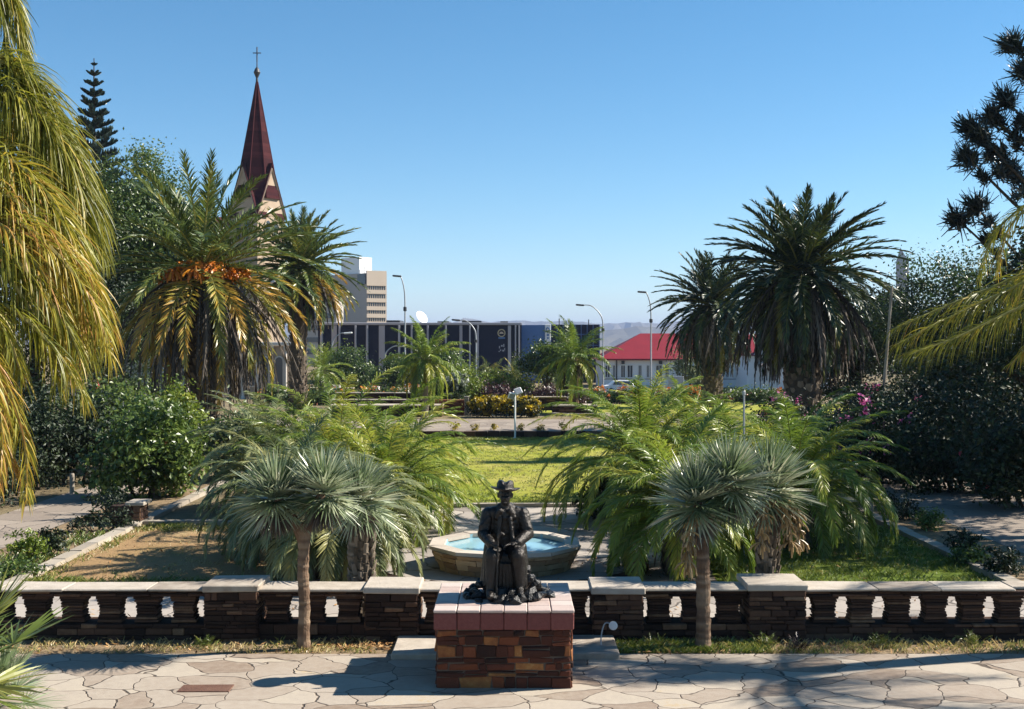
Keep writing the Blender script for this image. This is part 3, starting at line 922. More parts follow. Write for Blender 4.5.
for i in range(nxt):
    for j in range(nyt + 1):
        u0, u1 = -ox - .022 + (2 * ox + .044) * i / nxt, -ox - .022 + (2 * ox + .044) * (i + 1) / nxt
        v0, v1 = -oy - .022 + (2 * oy + .044) * j / (nyt + 1), -oy - .022 + (2 * oy + .044) * (j + 1) / (nyt + 1)
        bbox(mb, u0 + .004, u1 - .004, v0 + .004, v1 - .004, PZ + .184, PZ + .216, .008, rr_.uniform(0, 1), .002)
mb.build('cap_tiles', M['tile_pale'], T)
TOPZ = PZ + .216

# ---- raised slab round the pedestal foot
mb = MB()
for x0, x1 in ((-1.46, -.89), (-.885, .70), (.705, 1.30)):
    bbox(mb, x0, x1, 14.45 if x0 != -.885 else 14.80, 15.36, -.04, .09 + rng.uniform(-.004, .004), .015, rng.random(), .004)
tag(mb.build('stone_step', M['coping']), 'low pale stone step behind the plinth, at the foot of the balustrade', 'step')

# ---- balustrade
BY0, BY1 = 15.42, 15.84
T = thing('stone_balustrade', 'long low balustrade of stacked slate with pale coping behind the statue', 'balustrade', (0, BY0, 0))
def LX(p): return (p - 512) / FOC * BY0
piers = [LX(232), LX(392), LX(617.5), LX(776)]
rb = np.random.default_rng(11)
for i, px_ in enumerate(piers):
    pm = MB()
    hw = (.335, .335, .315, .36)[i]
    zt = (.64, .62, .62, .66)[i]
    box(pm, px_ - hw + .02, px_ + hw - .02, -.06, .56, -.05, zt, .1)
    stone_block(pm, px_ - hw, px_ + hw, -.08, .58, 0, zt, (.04, .085), (.14, .34), .018, .1, rb)
    pier = pm.build('pier', M['slate_stack'], T)
    cm = MB()
    bbox(cm, px_ - hw - .03, px_ + hw + .03, -.12, .62, zt + .002, zt + .085, .012, rb.random(), .008)
    cm.build('cap_stone', M['coping'], pier)
ends = [-8.6] + piers + [9.4]
hws = [0, .335, .335, .315, .36, 0]
for b_ in range(5):
    x0, x1 = ends[b_] + hws[b_] + .006, ends[b_ + 1] - hws[b_ + 1] - .006
    bm_ = MB()
    box(bm_, x0 + .01, x1 - .01, .02, .40, -.05, .205, .1)
    stone_block(bm_, x0, x1, 0, .42, 0, .215, (.05, .11), (.15, .4), .015, .1, rb)
    bm_.build('base_course', M['slate_stack'], T)
    lm = MB()
    box(lm, x0 + .01, x1 - .01, .03, .39, .565, .632, .1)
    stone_block(lm, x0, x1, .01, .41, .56, .636, (.035, .05), (.2, .5), .012, .0, rb)
    lm.build('rail', M['slate_stack'], T)
    cm = MB()
    x = x0
    while x < x1 - .05:
        l = rb.uniform(.75, 1.3)
        if x + l > x1 - .5: l = x1 - x
        broken = b_ == 4 and 2.55 < x - piers[3] < 3.4
        bbox(cm, x + .003, x + l - .003, -.05 if not broken else .10, .46, .640, .674 + rb.uniform(-.006, .006), .010, rb.random(), .007)
        x += l
    cm.build('coping', M['coping'], T)
    # balusters: stacks of slabs, waisted between the openings
    sp = .478
    nb_ = max(1, int(round((x1 - x0) / sp)))
    if b_ in (0,): off = x1 - sp * 0.06
    for k in range(nb_ + 1):
        if b_ == 0: cx = x1 - .30 - k * sp
        elif b_ == 4: cx = x0 + .28 + k * sp
        else: cx = x0 + (x1 - x0) * (k + .5) / nb_
        if cx < x0 + .14 or cx > x1 - .14 or (b_ not in (0, 4) and k == nb_): continue
        sm = MB()
        z = .216
        lv = 9
        for j in range(lv):
            hh = (.560 - .218) / lv
            f = (j + .5) / lv
            wv = .176 - .044 * math.sin(math.pi * min(1, (f * .92 + .08))) ** 1.1 + rb.uniform(-.006, .006)
            ox_ = rb.uniform(-.008, .008)
            bbox(sm, cx - wv + ox_ + (.04 if 0 else 0), cx + wv + ox_, .06 + rb.uniform(-.012, .012), .29 + rb.uniform(-.012, .012), z + .002, z + hh - .002, .007, rb.random(), .004)
            z += hh
        sm.build('baluster', M['slate_stack'], T)

# ---- fountain basin
FXc, FYc = -.12, 20.6
T = thing('fountain_basin', 'round tan stone fountain basin holding pale blue water', 'fountain', (FXc, FYc, 0))
rf = np.random.default_rng(31)
wm, cm_ = MB(), MB()
NS = 8
lv = [(0, .10, 1.12), (.10, .20, 1.17), (.20, .29, 1.21), (.29, .36, 1.26)]
def wedge(mb, a0, a1, r0, r1, z0, z1, tint, r0t=None):
    """block of a polygonal ring between two angles"""
    def ring(a, rad, z): return (math.cos(a) * rad, math.sin(a) * rad, z)
    r1t = r0t if r0t is not None else r1
    v = [ring(a0, r0, z0), ring(a1, r0, z0), ring(a1, r1, z0), ring(a0, r1, z0), ring(a0, r0, z1), ring(a1, r0, z1), ring(a1, r1t, z1), ring(a0, r1t, z1)]
    mb.add(np.array(v) + rf.uniform(-.006, .006, (8, 3)), [q_[::-1] for q_ in BOXQ], tint=tint)
for z0, z1, ro in lv:
    k = int(rf.integers(19, 25)); o_ = rf.uniform(0, .3)
    cuts = np.sort(np.linspace(0, 2 * math.pi, k, endpoint=False) + rf.uniform(-.06, .06, k)) + o_
    for i in range(k):
        a0, a1 = cuts[i] + .006, (cuts[(i + 1) % k] + (2 * math.pi if i == k - 1 else 0)) - .006
        wedge(wm, a0, a1, 1.09, ro + rf.uniform(0, .02), z0 + .004, z1 - .004, rf.random(), ro + .05)
wm.build('basin_wall', M['basin_stone'], T)
mm = MB(); lathe(mm, [(1.07, -.02), (1.10, .1), (1.20, .29), (1.23, .355), (1.085, .357), (1.085, .05)], 40, tint=.4); mm.build('mortar_core', M['mortar'], T)
for i in range(10):
    wedge(cm_, i * 2 * math.pi / 10 + .005 + .3, (i + 1) * 2 * math.pi / 10 - .005 + .3, 1.075, 1.33, .362, .425, rf.random())
cm_.build('rim', M['basin_rim'], T)
pm = MB(); lathe(pm, [(1.07, .415), (1.07, .10), (.0, .10)], 40); pm.build('painted_lining', M['basin_paint'], T)
wm_, wn, wb, wout = node_mat('fountain_water')
wb.inputs['Base Color'].default_value = (.24, .42, .48, 1)
wb.inputs['Roughness'].default_value = .12
wb.inputs['Specular IOR Level'].default_value = .35
bn = wn.nodes.new('ShaderNodeBump'); bn.inputs['Strength'].default_value = .12; bn.inputs['Distance'].default_value = .01
wn.links.new(noise(wn, coords(wn), 9, 3), bn.inputs['Height']); wn.links.new(bn.outputs[0], wb.inputs['Normal'])
mb = MB(); a = np.arange(40) * 2 * math.pi / 40
V = [(math.cos(t) * 1.067, math.sin(t) * 1.067, .345) for t in a] + [(0, 0, .352)]
mb.add(V, None, [(i, (i + 1) % 40, 40) for i in range(40)])
mb.build('water', wm_, T)

# ------------------------------------------------------------------ STATUE
def blob_obj(name, m, parent, caps, voxel=.011, smooth=6, extra=None):
    """one continuous surface grown round tapered capsules (p0, r0, p1, r1)"""
    import bmesh
    bm = bmesh.new()
    for cpt in caps:
        p0, r0, p1, r1 = cpt[:4]
        sc = cpt[4] if len(cpt) > 4 else (1, 1, 1)
        p0, p1 = Vector(p0), Vector(p1)
        L = (p1 - p0).length
        k = max(1, int(L / (min(r0, r1) * .45)) + 1)
        for i in range(k + 1):
            f = i / k
            mt = Matrix.Translation(p0.lerp(p1, f)) @ Matrix.Diagonal((*[(r0 + (r1 - r0) * f) * s for s in sc], 1))
            bmesh.ops.create_icosphere(bm, subdivisions=2, radius=1, matrix=mt)
    me = bpy.data.meshes.new(name + '_raw'); bm.to_mesh(me); bm.free()
    o = bpy.data.objects.new(name + '_raw', me); C.objects.link(o)
    md = o.modifiers.new('r', 'REMESH'); md.mode = 'VOXEL'; md.voxel_size = voxel
    ms = o.modifiers.new('s', 'SMOOTH'); ms.iterations = smooth; ms.factor = .5
    if extra: extra(o)
    dg = bpy.context.evaluated_depsgraph_get()
    nm = bpy.data.meshes.new_from_object(o.evaluated_get(dg))
    bpy.data.objects.remove(o)
    nm.polygons.foreach_set('use_smooth', np.ones(len(nm.polygons), bool))
    nm.materials.clear(); nm.materials.append(m)
    q_ = bpy.data.objects.new(name, nm); C.objects.link(q_)
    if parent is not None: q_.parent = parent
    return q_

ST = thing('seated_statue', 'dark bronze statue of a seated man in hat and coat holding a cane', 'statue', (-.08, 14.02, TOPZ))
B = []
def cap(p0, r0, p1, r1, sc=(1, 1, 1)): B.append((p0, r0, p1, r1, sc))
# trunk and shoulders
cap((0, .16, .50), .185, (0, .15, .72), .175, (1.05, .82, 1)); cap((0, .15, .72), .18, (0, .13, .90), .165, (1.12, .80, 1))
cap((-.13, .13, .945), .085, (.13, .13, .945), .085); cap((-.05, .12, 1.0), .07, (.05, .12, 1.0), .07)
cap((0, .11, 1.0), .062, (0, .085, 1.10), .056)
# head: skull, jaw, nose, brow, ears, chin, lips
cap((0, .075, 1.185), .095, (0, .08, 1.175), .092, (.86, 1.05, 1.12)); cap((0, .02, 1.115), .052, (0, .035, 1.13), .06, (1.05, 1, 1))
cap((0, -.035, 1.165), .010, (0, -.052, 1.14), .016); cap((-.035, -.012, 1.183), .013, (.035, -.012, 1.183), .013)
cap((-.022, -.028, 1.112), .011, (.022, -.028, 1.112), .011); cap((0, -.025, 1.083), .022, (0, -.02, 1.085), .02)
cap((-.032, -.010, 1.140), .022, (-.034, -.005, 1.145), .022); cap((.032, -.010, 1.140), .022, (.034, -.005, 1.145), .022)
for s in (-1, 1): cap((s * .086, .08, 1.17), .018, (s * .086, .085, 1.135), .013, (.6, 1, 1))
# arms in heavy sleeves
cap((-.20, .13, .93), .088, (-.255, .06, .71), .075); cap((-.255, .06, .71), .076, (-.165, -.16, .635), .060)
cap((.20, .13, .93), .088, (.265, .06, .71), .075); cap((.265, .06, .71), .076, (.145, -.13, .635), .060)
# palms
cap((-.15, -.18, .63), .038, (-.115, -.235, .632), .042, (1, 1, .62)); cap((.13, -.15, .628), .038, (.075, -.20, .63), .042, (1, 1, .62))
# fingers: right hand over the cane shaft, left hand resting on the thigh
for k, (dx, l) in enumerate(((-.030, .8), (-.010, .95), (.012, 1.0), (.034, .88))):
    a_ = (-.128 + dx * .8, -.262 - dx * .25, .640); b_ = (-.108 + dx * .7, -.300, .628); c_ = (-.098 + dx * .55, -.305, .628 - .034 * l)
    cap(a_, .0125, b_, .0115); cap(b_, .0115, c_, .0095)
    a_ = (.052 + dx * .5, -.228 + dx * .6, .634); b_ = (.015 + dx * .4, -.258 + dx * .7, .626); c_ = (-.012 + dx * .3, -.272 + dx * .7, .602)
    cap(a_, .0125, b_, .0115); cap(b_, .0115, (c_[0] * l, c_[1], c_[2]), .0095)
cap((-.10, -.20, .648), .016, (-.072, -.262, .655), .011); cap((.115, -.205, .640), .016, (.085, -.255, .628), .011)
# thighs, shins, boots
cap((-.10, .12, .47), .125, (-.145, -.24, .515), .092); cap((.10, .12, .47), .125, (.145, -.22, .515), .094)
cap((-.145, -.25, .50), .090, (-.165, -.29, .14), .058); cap((.145, -.23, .50), .092, (.165, -.22, .15), .060)
cap((-.165, -.29, .10), .058, (-.172, -.44, .075), .044, (1, 1, .85)); cap((.165, -.22, .11), .058, (.172, -.37, .085), .046, (1, 1, .85))
# long coat falling over the thighs and between the knees
for s in (-1, 1):
    cap((s * .17, .10, .52), .12, (s * .235, .02, .16), .085, (.75, 1.2, 1)); cap((s * .20, -.12, .46), .075, (s * .225, -.15, .17), .055, (.7, 1.2, 1))
    cap((s * .055, -.005, .90), .030, (s * .10, -.055, .56), .026); cap((s * .06, .005, .985), .036, (s * .10, .02, .91), .032)
cap((-.03, -.10, .44), .075, (-.03, -.15, .16), .07, (1.5, .7, 1)); cap((.04, -.10, .42), .07, (.05, -.12, .14), .07, (1.3, .7, 1))
for k in range(7):      # creases of cloth on sleeves and skirts
    a_ = rng.uniform(0, 1); s = 1 if k % 2 else -1
    cap((s * .19, .06 + .02 * k, .90 - .03 * k), .030, (s * .285, .03, .80 - .02 * k), .030)
for k in range(6):
    cap((-.09 + .035 * k, -.19, .40), .018, (-.11 + .045 * k, -.20, .13), .016)
blob_obj('body', M['bronze'], ST, B, .0085, 4)
mb = MB()
hp = [(.0, .118), (.055, .120), (.085, .108), (.098, .08), (.103, .035), (.106, .012), (.135, -.002), (.168, .006), (.178, .014), (.172, .004), (.13, -.014), (.098, -.010), (.0, -.006)]
lathe(mb, hp, 36)
V = mb.v[0]
V[:, 2] += np.where(V[:, 2] > .07, -.03 * np.exp(-(V[:, 0] / .035) ** 2), 0) + np.where(np.hypot(V[:, 0], V[:, 1]) > .12, .018 * np.abs(V[:, 0]) / .17, 0)
V[:, 1] *= 1.12
ho_ = mb.build('hat', M['bronze'], ST, smooth=True, loc=(0, .075, 1.222)); ho_.rotation_euler = (R(-4), R(3), 0)
mb = MB()
tube(mb, bez([(-.128, -.298, .755), (-.05, -.305, .765), (-.078, -.303, .715), (-.085, -.305, .55), (-.10, -.37, .04)], 22)[5:], .0125, 9)
tube(mb, bez([(-.012, -.300, .752), (-.04, -.302, .772), (-.075, -.303, .757), (-.08, -.303, .70)], 10), .015, 9)
mb.build('cane', M['bronze'], ST, smooth=True)
mb = MB()
import bmesh
rk = np.random.default_rng(77)
bm = bmesh.new()
for k in range(120):
    a_ = rk.uniform(0, 6.283); rad = rk.random() ** .6
    x_, y_ = .50 * rad * math.cos(a_) + .03, .03 + .47 * rad * math.sin(a_) - .04
    top = .40 * max(0, 1 - rad ** 1.4) if y_ > -.12 else .13 * (1 - rad) + .02
    if x_ > .22: top += .10 * (1 - rad)
    s_ = rk.uniform(.035, .085)
    b0 = len(bm.verts)
    mt = Matrix.Translation((x_, y_, max(.012, top * rk.uniform(.5, 1)))) @ Matrix.Rotation(rk.uniform(0, 6), 4, Vector(rk.normal(size=3)).normalized()) @ Matrix.Diagonal((s_ * rk.uniform(.8, 1.5), s_, s_ * rk.uniform(.5, 1), 1))
    vs = bmesh.ops.create_icosphere(bm, subdivisions=1, radius=1, matrix=mt)['verts']
    for v in vs: v.co += Vector(rk.normal(0, s_ * .14, 3))
mt = Matrix.Translation((.0, .08, .18)) @ Matrix.Diagonal((.30, .26, .28, 1)); bmesh.ops.create_icosphere(bm, subdivisions=2, radius=1, matrix=mt)
for v in bm.verts: v.co.z = max(v.co.z, -.001 + .002 * rk.random())
me = bpy.data.meshes.new('rock_base'); bm.to_mesh(me); bm.free(); me.materials.append(M['bronze_rock'])
o = bpy.data.objects.new('rock_base', me); C.objects.link(o); o.parent = ST

# ------------------------------------------------------------------ PALMS
def tree_copy(src, label, loc, rz, sc=1.0):
    c = copy_tree(src)
    c.location = [float(a) for a in loc]; c.rotation_euler = (0, 0, rz); c.scale = (sc, sc, sc)
    c['label'] = label
    return c

GD = 'tall date palms in the garden'
date_palm(gx(203, 42), 'big date palm with orange fruit and yellowing lower fronds, in front of the church', GD, 6.3, .42, 4.6, 84, 95, 3, 'leaf_date', skirt=4.9, fruit=7, yellow=.45, ll=.58, lw=.065, low=-52, droop=(30, 78))
date_palm(gx(298, 66), 'slim date palm with ragged grey skirt between the church and the pale tower block', GD, 8.0, .40, 3.7, 110, 60, 9, 'leaf_date', skirt=3.4, yellow=.10, ll=.5, lw=.07, trunk_lean=(.3, 0), low=-48, droop=(28, 62))
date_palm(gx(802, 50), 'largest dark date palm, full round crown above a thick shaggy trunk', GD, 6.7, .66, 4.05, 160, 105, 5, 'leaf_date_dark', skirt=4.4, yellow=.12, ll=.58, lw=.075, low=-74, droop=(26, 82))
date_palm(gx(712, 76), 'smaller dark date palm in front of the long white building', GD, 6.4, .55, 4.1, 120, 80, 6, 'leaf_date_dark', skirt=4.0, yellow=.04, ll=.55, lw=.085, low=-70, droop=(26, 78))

# feather palms massed behind the balustrade
GL, GRt = 'grey green feather palms left of the fountain', 'bright green feather palms right of the fountain'
spec = [
    ('stout feather palm with silvery fronds just behind the balustrade, left of the fountain', (322, 19.6), 0.95, .19, 1.6, 'leaf_pinnate_grey', GL),
    ('stout feather palm with a scaly trunk, between the leaning lawn palm and the plaza', (340, 19.3), .85, .18, 1.65, 'leaf_pinnate_grey', GL),
    ('feather palm whose long frond arches down over the dry lawn', (292, 21.4), 0.90, .17, 1.85, 'leaf_pinnate_grey', GL),
    ('green feather palm overhanging the left rim of the fountain plaza', (385, 23.6), .85, .17, 2.35, 'leaf_pinnate_green', GL),
    ('tall upright feather palm at the back of the left clump', (338, 26.5), 0.88, .18, 3.00, 'leaf_pinnate_green', GL),
    ('pale feather palm at the back of the left clump beside the lime bush', (275, 27.5), 1.05, .18, 2.35, 'leaf_pinnate_grey', GL),
    ('feather palm arching over the left edge of the central lawn', (392, 28.6), 0.80, .17, 2.4, 'leaf_pinnate_green', GL),
    ('feather palm with paired scaly trunks right of the fountain', (678, 20.0), 1.00, .19, 1.95, 'leaf_pinnate_green', GRt),
    ('dark feather palm arching over the right edge of the central lawn', (642, 25.4), 1.25, .18, 2.7, 'leaf_pinnate_green', GRt),
    ('feather palm with drooping recurved fronds over the patchy shaded lawn', (795, 22.4), 1.05, .19, 2.35, 'leaf_pinnate_green', GRt),
    ('bright feather palm in the middle of the right clump', (740, 25.4), 0.85, .18, 2.5, 'leaf_pinnate_green', GRt),
    ('bright feather palm at the back of the right clump, below the small dark date palm', (690, 29.5), 0.85, .18, 2.7, 'leaf_pinnate_green', GRt),
    ('bright feather palm at the back right, beneath the largest date palm', (795, 28.2), 0.70, .18, 2.5, 'leaf_pinnate_green', GRt),
]
for i, (lab, (px_, d), h, rt, L, m_, gr) in enumerate(spec):
    st_ = [(-.16, 0, h), (.2, .1, h * .9)] if 'paired' in lab else None
    green = m_ == 'leaf_pinnate_green'
    pinnate_palm('feather_palm', lab, 'palm tree', gx(px_, d), h, rt, L * 1.04, 62 if not st_ else 38, m_, 100 + i, gr, st_, ll=.34 if green else .30, lw=.024 if green else .023, n=84, seg=3, grav=.5 if green else .35,
                 low=2, droop=(75, 150) if d < 24 else (70, 140), yellow=.12, nb=110, dead=6, tb=(.38, .95) if green else (.32, .90))

# fan palms in front of and behind the balustrade
fan_palm('fan palm on a slim straight trunk growing before the balustrade, left of the statue', gx(304, 14.98), 1.58, .070, [(-.36, 0, .30), (.24, .02, .36)], 36, .52, .10, 41, 'leaf_fan', lean=(.02, .0), group='fan palms along the balustrade')
fan_palm('fan palm rising just behind the balustrade, its crown joined to the slim trunked one', gx(362, 16.5), 1.42, .15, [(0, 0, .25)], 42, .54, .12, 42, 'leaf_fan', trunk='trunk_palm', dead=30, group='fan palms along the balustrade')
fan_palm('fan palm on a straight tan trunk growing before the balustrade, right of the statue', gx(703, 15.0), 1.66, .085, [(-.08, 0, .16), (.34, .1, .40)], 40, .57, .10, 43, 'leaf_fan', berries=1, lean=(-.02, 0), group='fan palms along the balustrade')
fan_palm('fan palm with hanging tan berry clusters behind the balustrade', gx(768, 16.4), 1.52, .13, [(.0, 0, .30)], 46, .62, .13, 44, 'leaf_fan', trunk='trunk_palm', berries=3, dead=20, group='fan palms along the balustrade')
fan_palm('low fan palm with stiff yellow green leaves at the near left corner of the pavement', (-5.55, 11.7, 0), .45, .10, [(0, 0, .1)], 18, .66, .62, 45, 'leaf_fan_yellow', dead=0, lw=.036, spread=120, ns=24, el=(80, -30))
fan_palm('small fan palm leaf tuft in the bottom left corner, spiky green', (-5.30, 12.25, 0), .12, .05, [(0, 0, .05)], 16, .42, .30, 46, 'leaf_fan', dead=0, lw=.018, ns=30, spread=125, el=(75, -15))

# queen palms hanging into the picture
def queen_palm(label, loc, cz, rt, fronds, extra, m, seed, group, ll=.66, lw=.0145, n=190, L=4.2, tint=(.2, .7), lean=(0, 0), dup=1):
    r = np.random.default_rng(seed)
    T = thing('queen_palm', label, 'palm tree', loc, 0, group)
    l0 = np.array(loc, float)
    mb = MB()
    zz = np.linspace(-.1, cz, 14)
    tube(mb, np.stack([lean[0] * (zz / cz) ** 2, lean[1] * (zz / cz) ** 2, zz], 1), np.linspace(.24, .15, 14) * (rt / .2), 14, r.uniform(.2, .8, 14), bump=.03)
    mb.build('trunk', M['trunk_smooth'], T, smooth=True)
    ct = np.array((lean[0], lean[1], cz))
    def one(pts, tn, l_=ll, n_=n, gr=1.7):
        fm = MB()
        leaflets(fm, pts, n_, l_, lw, 4, gr, .05, .6, .06, (tn[0], tn[1]), 74, 34, 1.2, r=r, tv=.17)
        leaflets(fm, pts, n_ // 2, l_ * .85, lw, 4, gr * .5, .5, .7, .06, tn, 60, 30, 1.2, r=r, tv=.17)
        f = fm.build('frond', M[m], T)
        sm = MB(); tube(sm, pts, np.linspace(.035, .006, len(pts)), 5, r.uniform(.3, .9), cap=False)
        sm.build('stalk', M['rachis'], f)
    for cps, tn, l_ in fronds:
        for k_ in range(dup):
            off = np.array((r.normal(0, .09), r.uniform(.0, .35), r.normal(0, .10))) * (k_ > 0)
            pts = [ct] + [P(*c) - l0 + off * ((j + 1) / len(cps)) * 1.4 for j, c in enumerate(cps)]
            sh_ = r.choice([-.18, -.08, 0, 0, .12]); one(bez(pts, 22), (max(.02, tn[0] + sh_), max(.05, tn[1] + sh_)), l_)
    for az, el, dr in extra:
        one(frond_pts(ct, R(az), R(el), L * r.uniform(.9, 1.1), R(dr), 16, 1.2), (tint[0], tint[1]))
    return T

GQ = 'queen palms at the edges of the pavement'
queen_palm('queen palm with golden drooping fronds filling the left edge of the view', (-5.9, 10.6, 0), 6.2, .2, [
    ([(-71, 10, 10.8), (-46, -50, 10.8), (-20, -40, 10.8), (0, 5, 10.8), (8, 60, 10.8)], (.2, .42), .5),
    ([(-46, 60, 10.4), (2, 62, 10.2), (36, 98, 10.1), (62, 158, 10.1), (70, 215, 10.1)], (.18, .42), .62),
    ([(-56, 95, 10.2), (4, 92, 10.0), (48, 128, 9.9), (76, 190, 9.9), (84, 250, 9.9)], (.22, .5), .66),
    ([(-56, 130, 10.2), (-6, 122, 10.5), (34, 150, 10.6), (60, 215, 10.6), (66, 290, 10.6)], (.2, .45), .66),
    ([(-56, 165, 10.0), (4, 158, 9.6), (48, 195, 9.5), (78, 255, 9.5), (86, 320, 9.5)], (.38, .68), .64),
    ([(-61, 195, 9.9), (-4, 190, 9.4), (40, 226, 9.3), (72, 285, 9.3), (80, 345, 9.3)], (.45, .76), .62),
    ([(-66, 225, 9.8), (-8, 222, 9.2), (30, 256, 9.1), (62, 312, 9.1), (70, 365, 9.1)], (.48, .78), .58),
    ([(-71, 255, 9.7), (-16, 256, 9.1), (18, 290, 9.0), (48, 345, 9.0), (58, 385, 9.0)], (.45, .75), .54),
    ([(-76, 180, 10.6), (-26, 170, 10.9), (14, 195, 11.0), (34, 260, 11.0)], (.2, .45), .66),
    ([(-76, 290, 9.6), (-31, 292, 8.9), (4, 330, 8.8), (24, 380, 8.8)], (.4, .72), .5),
    ([(-86, 330, 9.5), (-46, 325, 8.6), (-16, 360, 8.5), (2, 430, 8.5), (-2, 485, 8.5)], (.78, .98), .42),
    ([(-86, 360, 9.3), (-56, 370, 8.5), (-32, 410, 8.4), (-14, 470, 8.4)], (.8, 1.0), .40),
    ([(-86, 300, 9.5), (-56, 300, 8.8), (-26, 330, 8.7), (-6, 390, 8.7)], (.7, .95), .42),
], [(150, 50, 90), (200, 40, 100), (240, 30, 90), (100, 60, 80), (170, 70, 70)], 'leaf_queen', 61, GQ, lean=(.25, -.1), dup=3)
queen_palm('queen palm at the right edge whose long frond slants across the dark trees', (9.7, 15.6, 0), 5.4, .2, [
    ([(1120, 250, 15.4), (1060, 266, 15.2), (1000, 294, 15.2), (940, 322, 15.2), (895, 345, 15.2)], (.40, .68), .80),
    ([(1120, 268, 15.0), (1064, 286, 14.8), (1010, 312, 14.8), (955, 338, 14.8), (915, 352, 14.8)], (.3, .6), .70),
    ([(1130, 225, 15.8), (1085, 200, 16.0), (1040, 200, 16.2), (1008, 230, 16.2), (998, 270, 16.2)], (.5, .8), .56),
    ([(1130, 240, 15.8), (1090, 232, 16.0), (1052, 245, 16.2), (1024, 280, 16.2), (1012, 320, 16.2)], (.45, .75), .56),
    ([(1140, 300, 15.0), (1090, 302, 14.8), (1050, 325, 14.8), (1020, 355, 14.8)], (.4, .7), .5),
], [(0, 55, 90), (40, 40, 95), (80, 60, 80), (-30, 45, 95), (-70, 35, 90), (-50, 60, 90), (60, 30, 90), (20, 75, 70), (-90, 20, 80)], 'leaf_queen', 62, GQ, ll=.70, n=110, L=3.7, tint=(.3, .7), lean=(.3, -.1), dup=2)

# middle distance feather palms
pinnate_palm('queen_palm', 'slim palm with a round green crown by the left terrace walls', 'palm tree', gx(425, 62), 3.0, .16, 2.5, 46, 'leaf_pinnate_green', 201, None, ll=.42, lw=.05, n=58, seg=2, grav=.9, low=-55, droop=(55, 110), trunk='trunk_smooth', nb=0, dead=0, yellow=.3, tb=(.35, .75))
pinnate_palm('queen_palm', 'pair of tan palm trunks with one ragged crown in the brick planter', 'palm tree', gx(575, 67), 3.3, .22, 2.6, 24, 'leaf_pinnate_green', 202, None, stems=[(.12, 0, 3.2), (-.42, .3, 3.0)], ll=.42, lw=.05, n=58, seg=2, grav=.8, low=-45, droop=(45, 100), trunk='trunk_tan', nb=0, dead=8, yellow=.5, tb=(.2, .6))
for i, (px_, d, h, lab) in enumerate([(516, 112, 2.0, 'small date palm before the dark building, middle one of three'), (472, 112, 2.0, 'small date palm before the dark building, beside the slim green palm'), (552, 114, 2.1, 'small dark palm before the blue wall panel'), (492, 113, 1.9, 'small date palm before the dark building, left of the round emblem')]):
    pinnate_palm('small_palm', lab, 'palm tree', gx(px_, d), h, .22, 2.5, 34, 'leaf_date', 210 + i, 'small palms in front of the dark building', ll=.5, lw=.09, n=26, seg=1, grav=.3, low=-20, droop=(40, 80), nb=40, dead=0, tb=(.35, .7))
pinnate_palm('small_palm', 'bright palm tuft behind the slim date palm, left of the dark building', 'palm tree', gx(322, 88), 2.6, .25, 2.4, 36, 'leaf_pinnate_green', 216, None, ll=.5, lw=.08, n=30, seg=1, grav=.3, low=-40, droop=(40, 90), nb=40, dead=0, tb=(.4, .8))

# ------------------------------------------------------------------ TREES AND SHRUBS
tree('broadleaf_tree', 'large green leafy tree left of the church', 'tree', gx(128, 58), 5.5, .35, [((0, 0, 9.2), (3.2, 3, 2.6)), ((1.6, 0, 7.4), (2.6, 2.5, 2.2)), ((-1.6, 0, 6.6), (2.8, 2.6, 2.4)), ((.6, -1, 5.0), (2.4, 2.2, 2.2)), ((-2.2, 0, 10.2), (2, 2, 1.8)), ((.6, -1, 3.0), (2.2, 2, 2)), ((1.2, .5, 9.6), (2.4, 2.4, 2.2)), ((0.2, .5, 11.6), (2.2, 2.2, 1.8)), ((2.2, 0, 8.4), (1.6, 1.8, 1.8))], 'leaf_tree', 76000, .16, 301, ncl=420, clump=.2, tint=(.25, .95))
tree('broadleaf_tree', 'dark leafy tree behind the golden queen palm fronds', 'tree', gx(40, 52), 5, .35, [((0, 0, 8.0), (3.2, 3, 3)), ((2.0, 0, 5.2), (2.4, 2.2, 2.4)), ((-1, 0, 4.0), (2.6, 2.4, 2.6)), ((2.2, 0, 2.6), (2.2, 2, 2))], 'leaf_dark', 26000, .18, 302, ncl=160)
# Norfolk pine: tiers of whorled branches
def tier_pine(name, label, loc, h, rt, tiers, L0, m, seed):
    r = np.random.default_rng(seed)
    T = thing(name, label, 'tree', loc)
    tm = MB(); tube(tm, [(0, 0, -.1), (0, 0, h * .5), (0, 0, h)], (rt, rt * .6, .03), 9, .4); 
    g = MB()
    for k in range(tiers):
        f = k / (tiers - 1)
        z = h * (.34 + .64 * f)
        L = L0 * (1 - f) ** .8 + .25
        nb = 6
        for j in range(nb):
            az = j * 6.283 / nb + k * .5 + r.normal(0, .12)
            p = frond_pts((0, 0, z), az, R(-4 + 26 * f), L * r.uniform(.8, 1.1), R(-22), 7)
            tube(tm, p, np.linspace(.05, .012, 7), 4, .4, cap=False)
            leaflets(g, p, 24, L * .34, .20, 2, -.5, .45, .4, .15, (.2, .7), 60, 40, 1.2, r=r)
            leaflets(g, p, 16, L * .22, .18, 1, -.8, 1.0, .3, .3, (.2, .7), 70, 50, 1.2, r=r)
    tm.build('trunk', M['bark'], T)
    g.build('crown', M[m], T)
tier_pine('norfolk_pine', 'slender pine with tiered branches standing above the leafy trees at left', gx(94, 85), 24.6, .35, 22, 3.5, 'leaf_norfolk', 311)

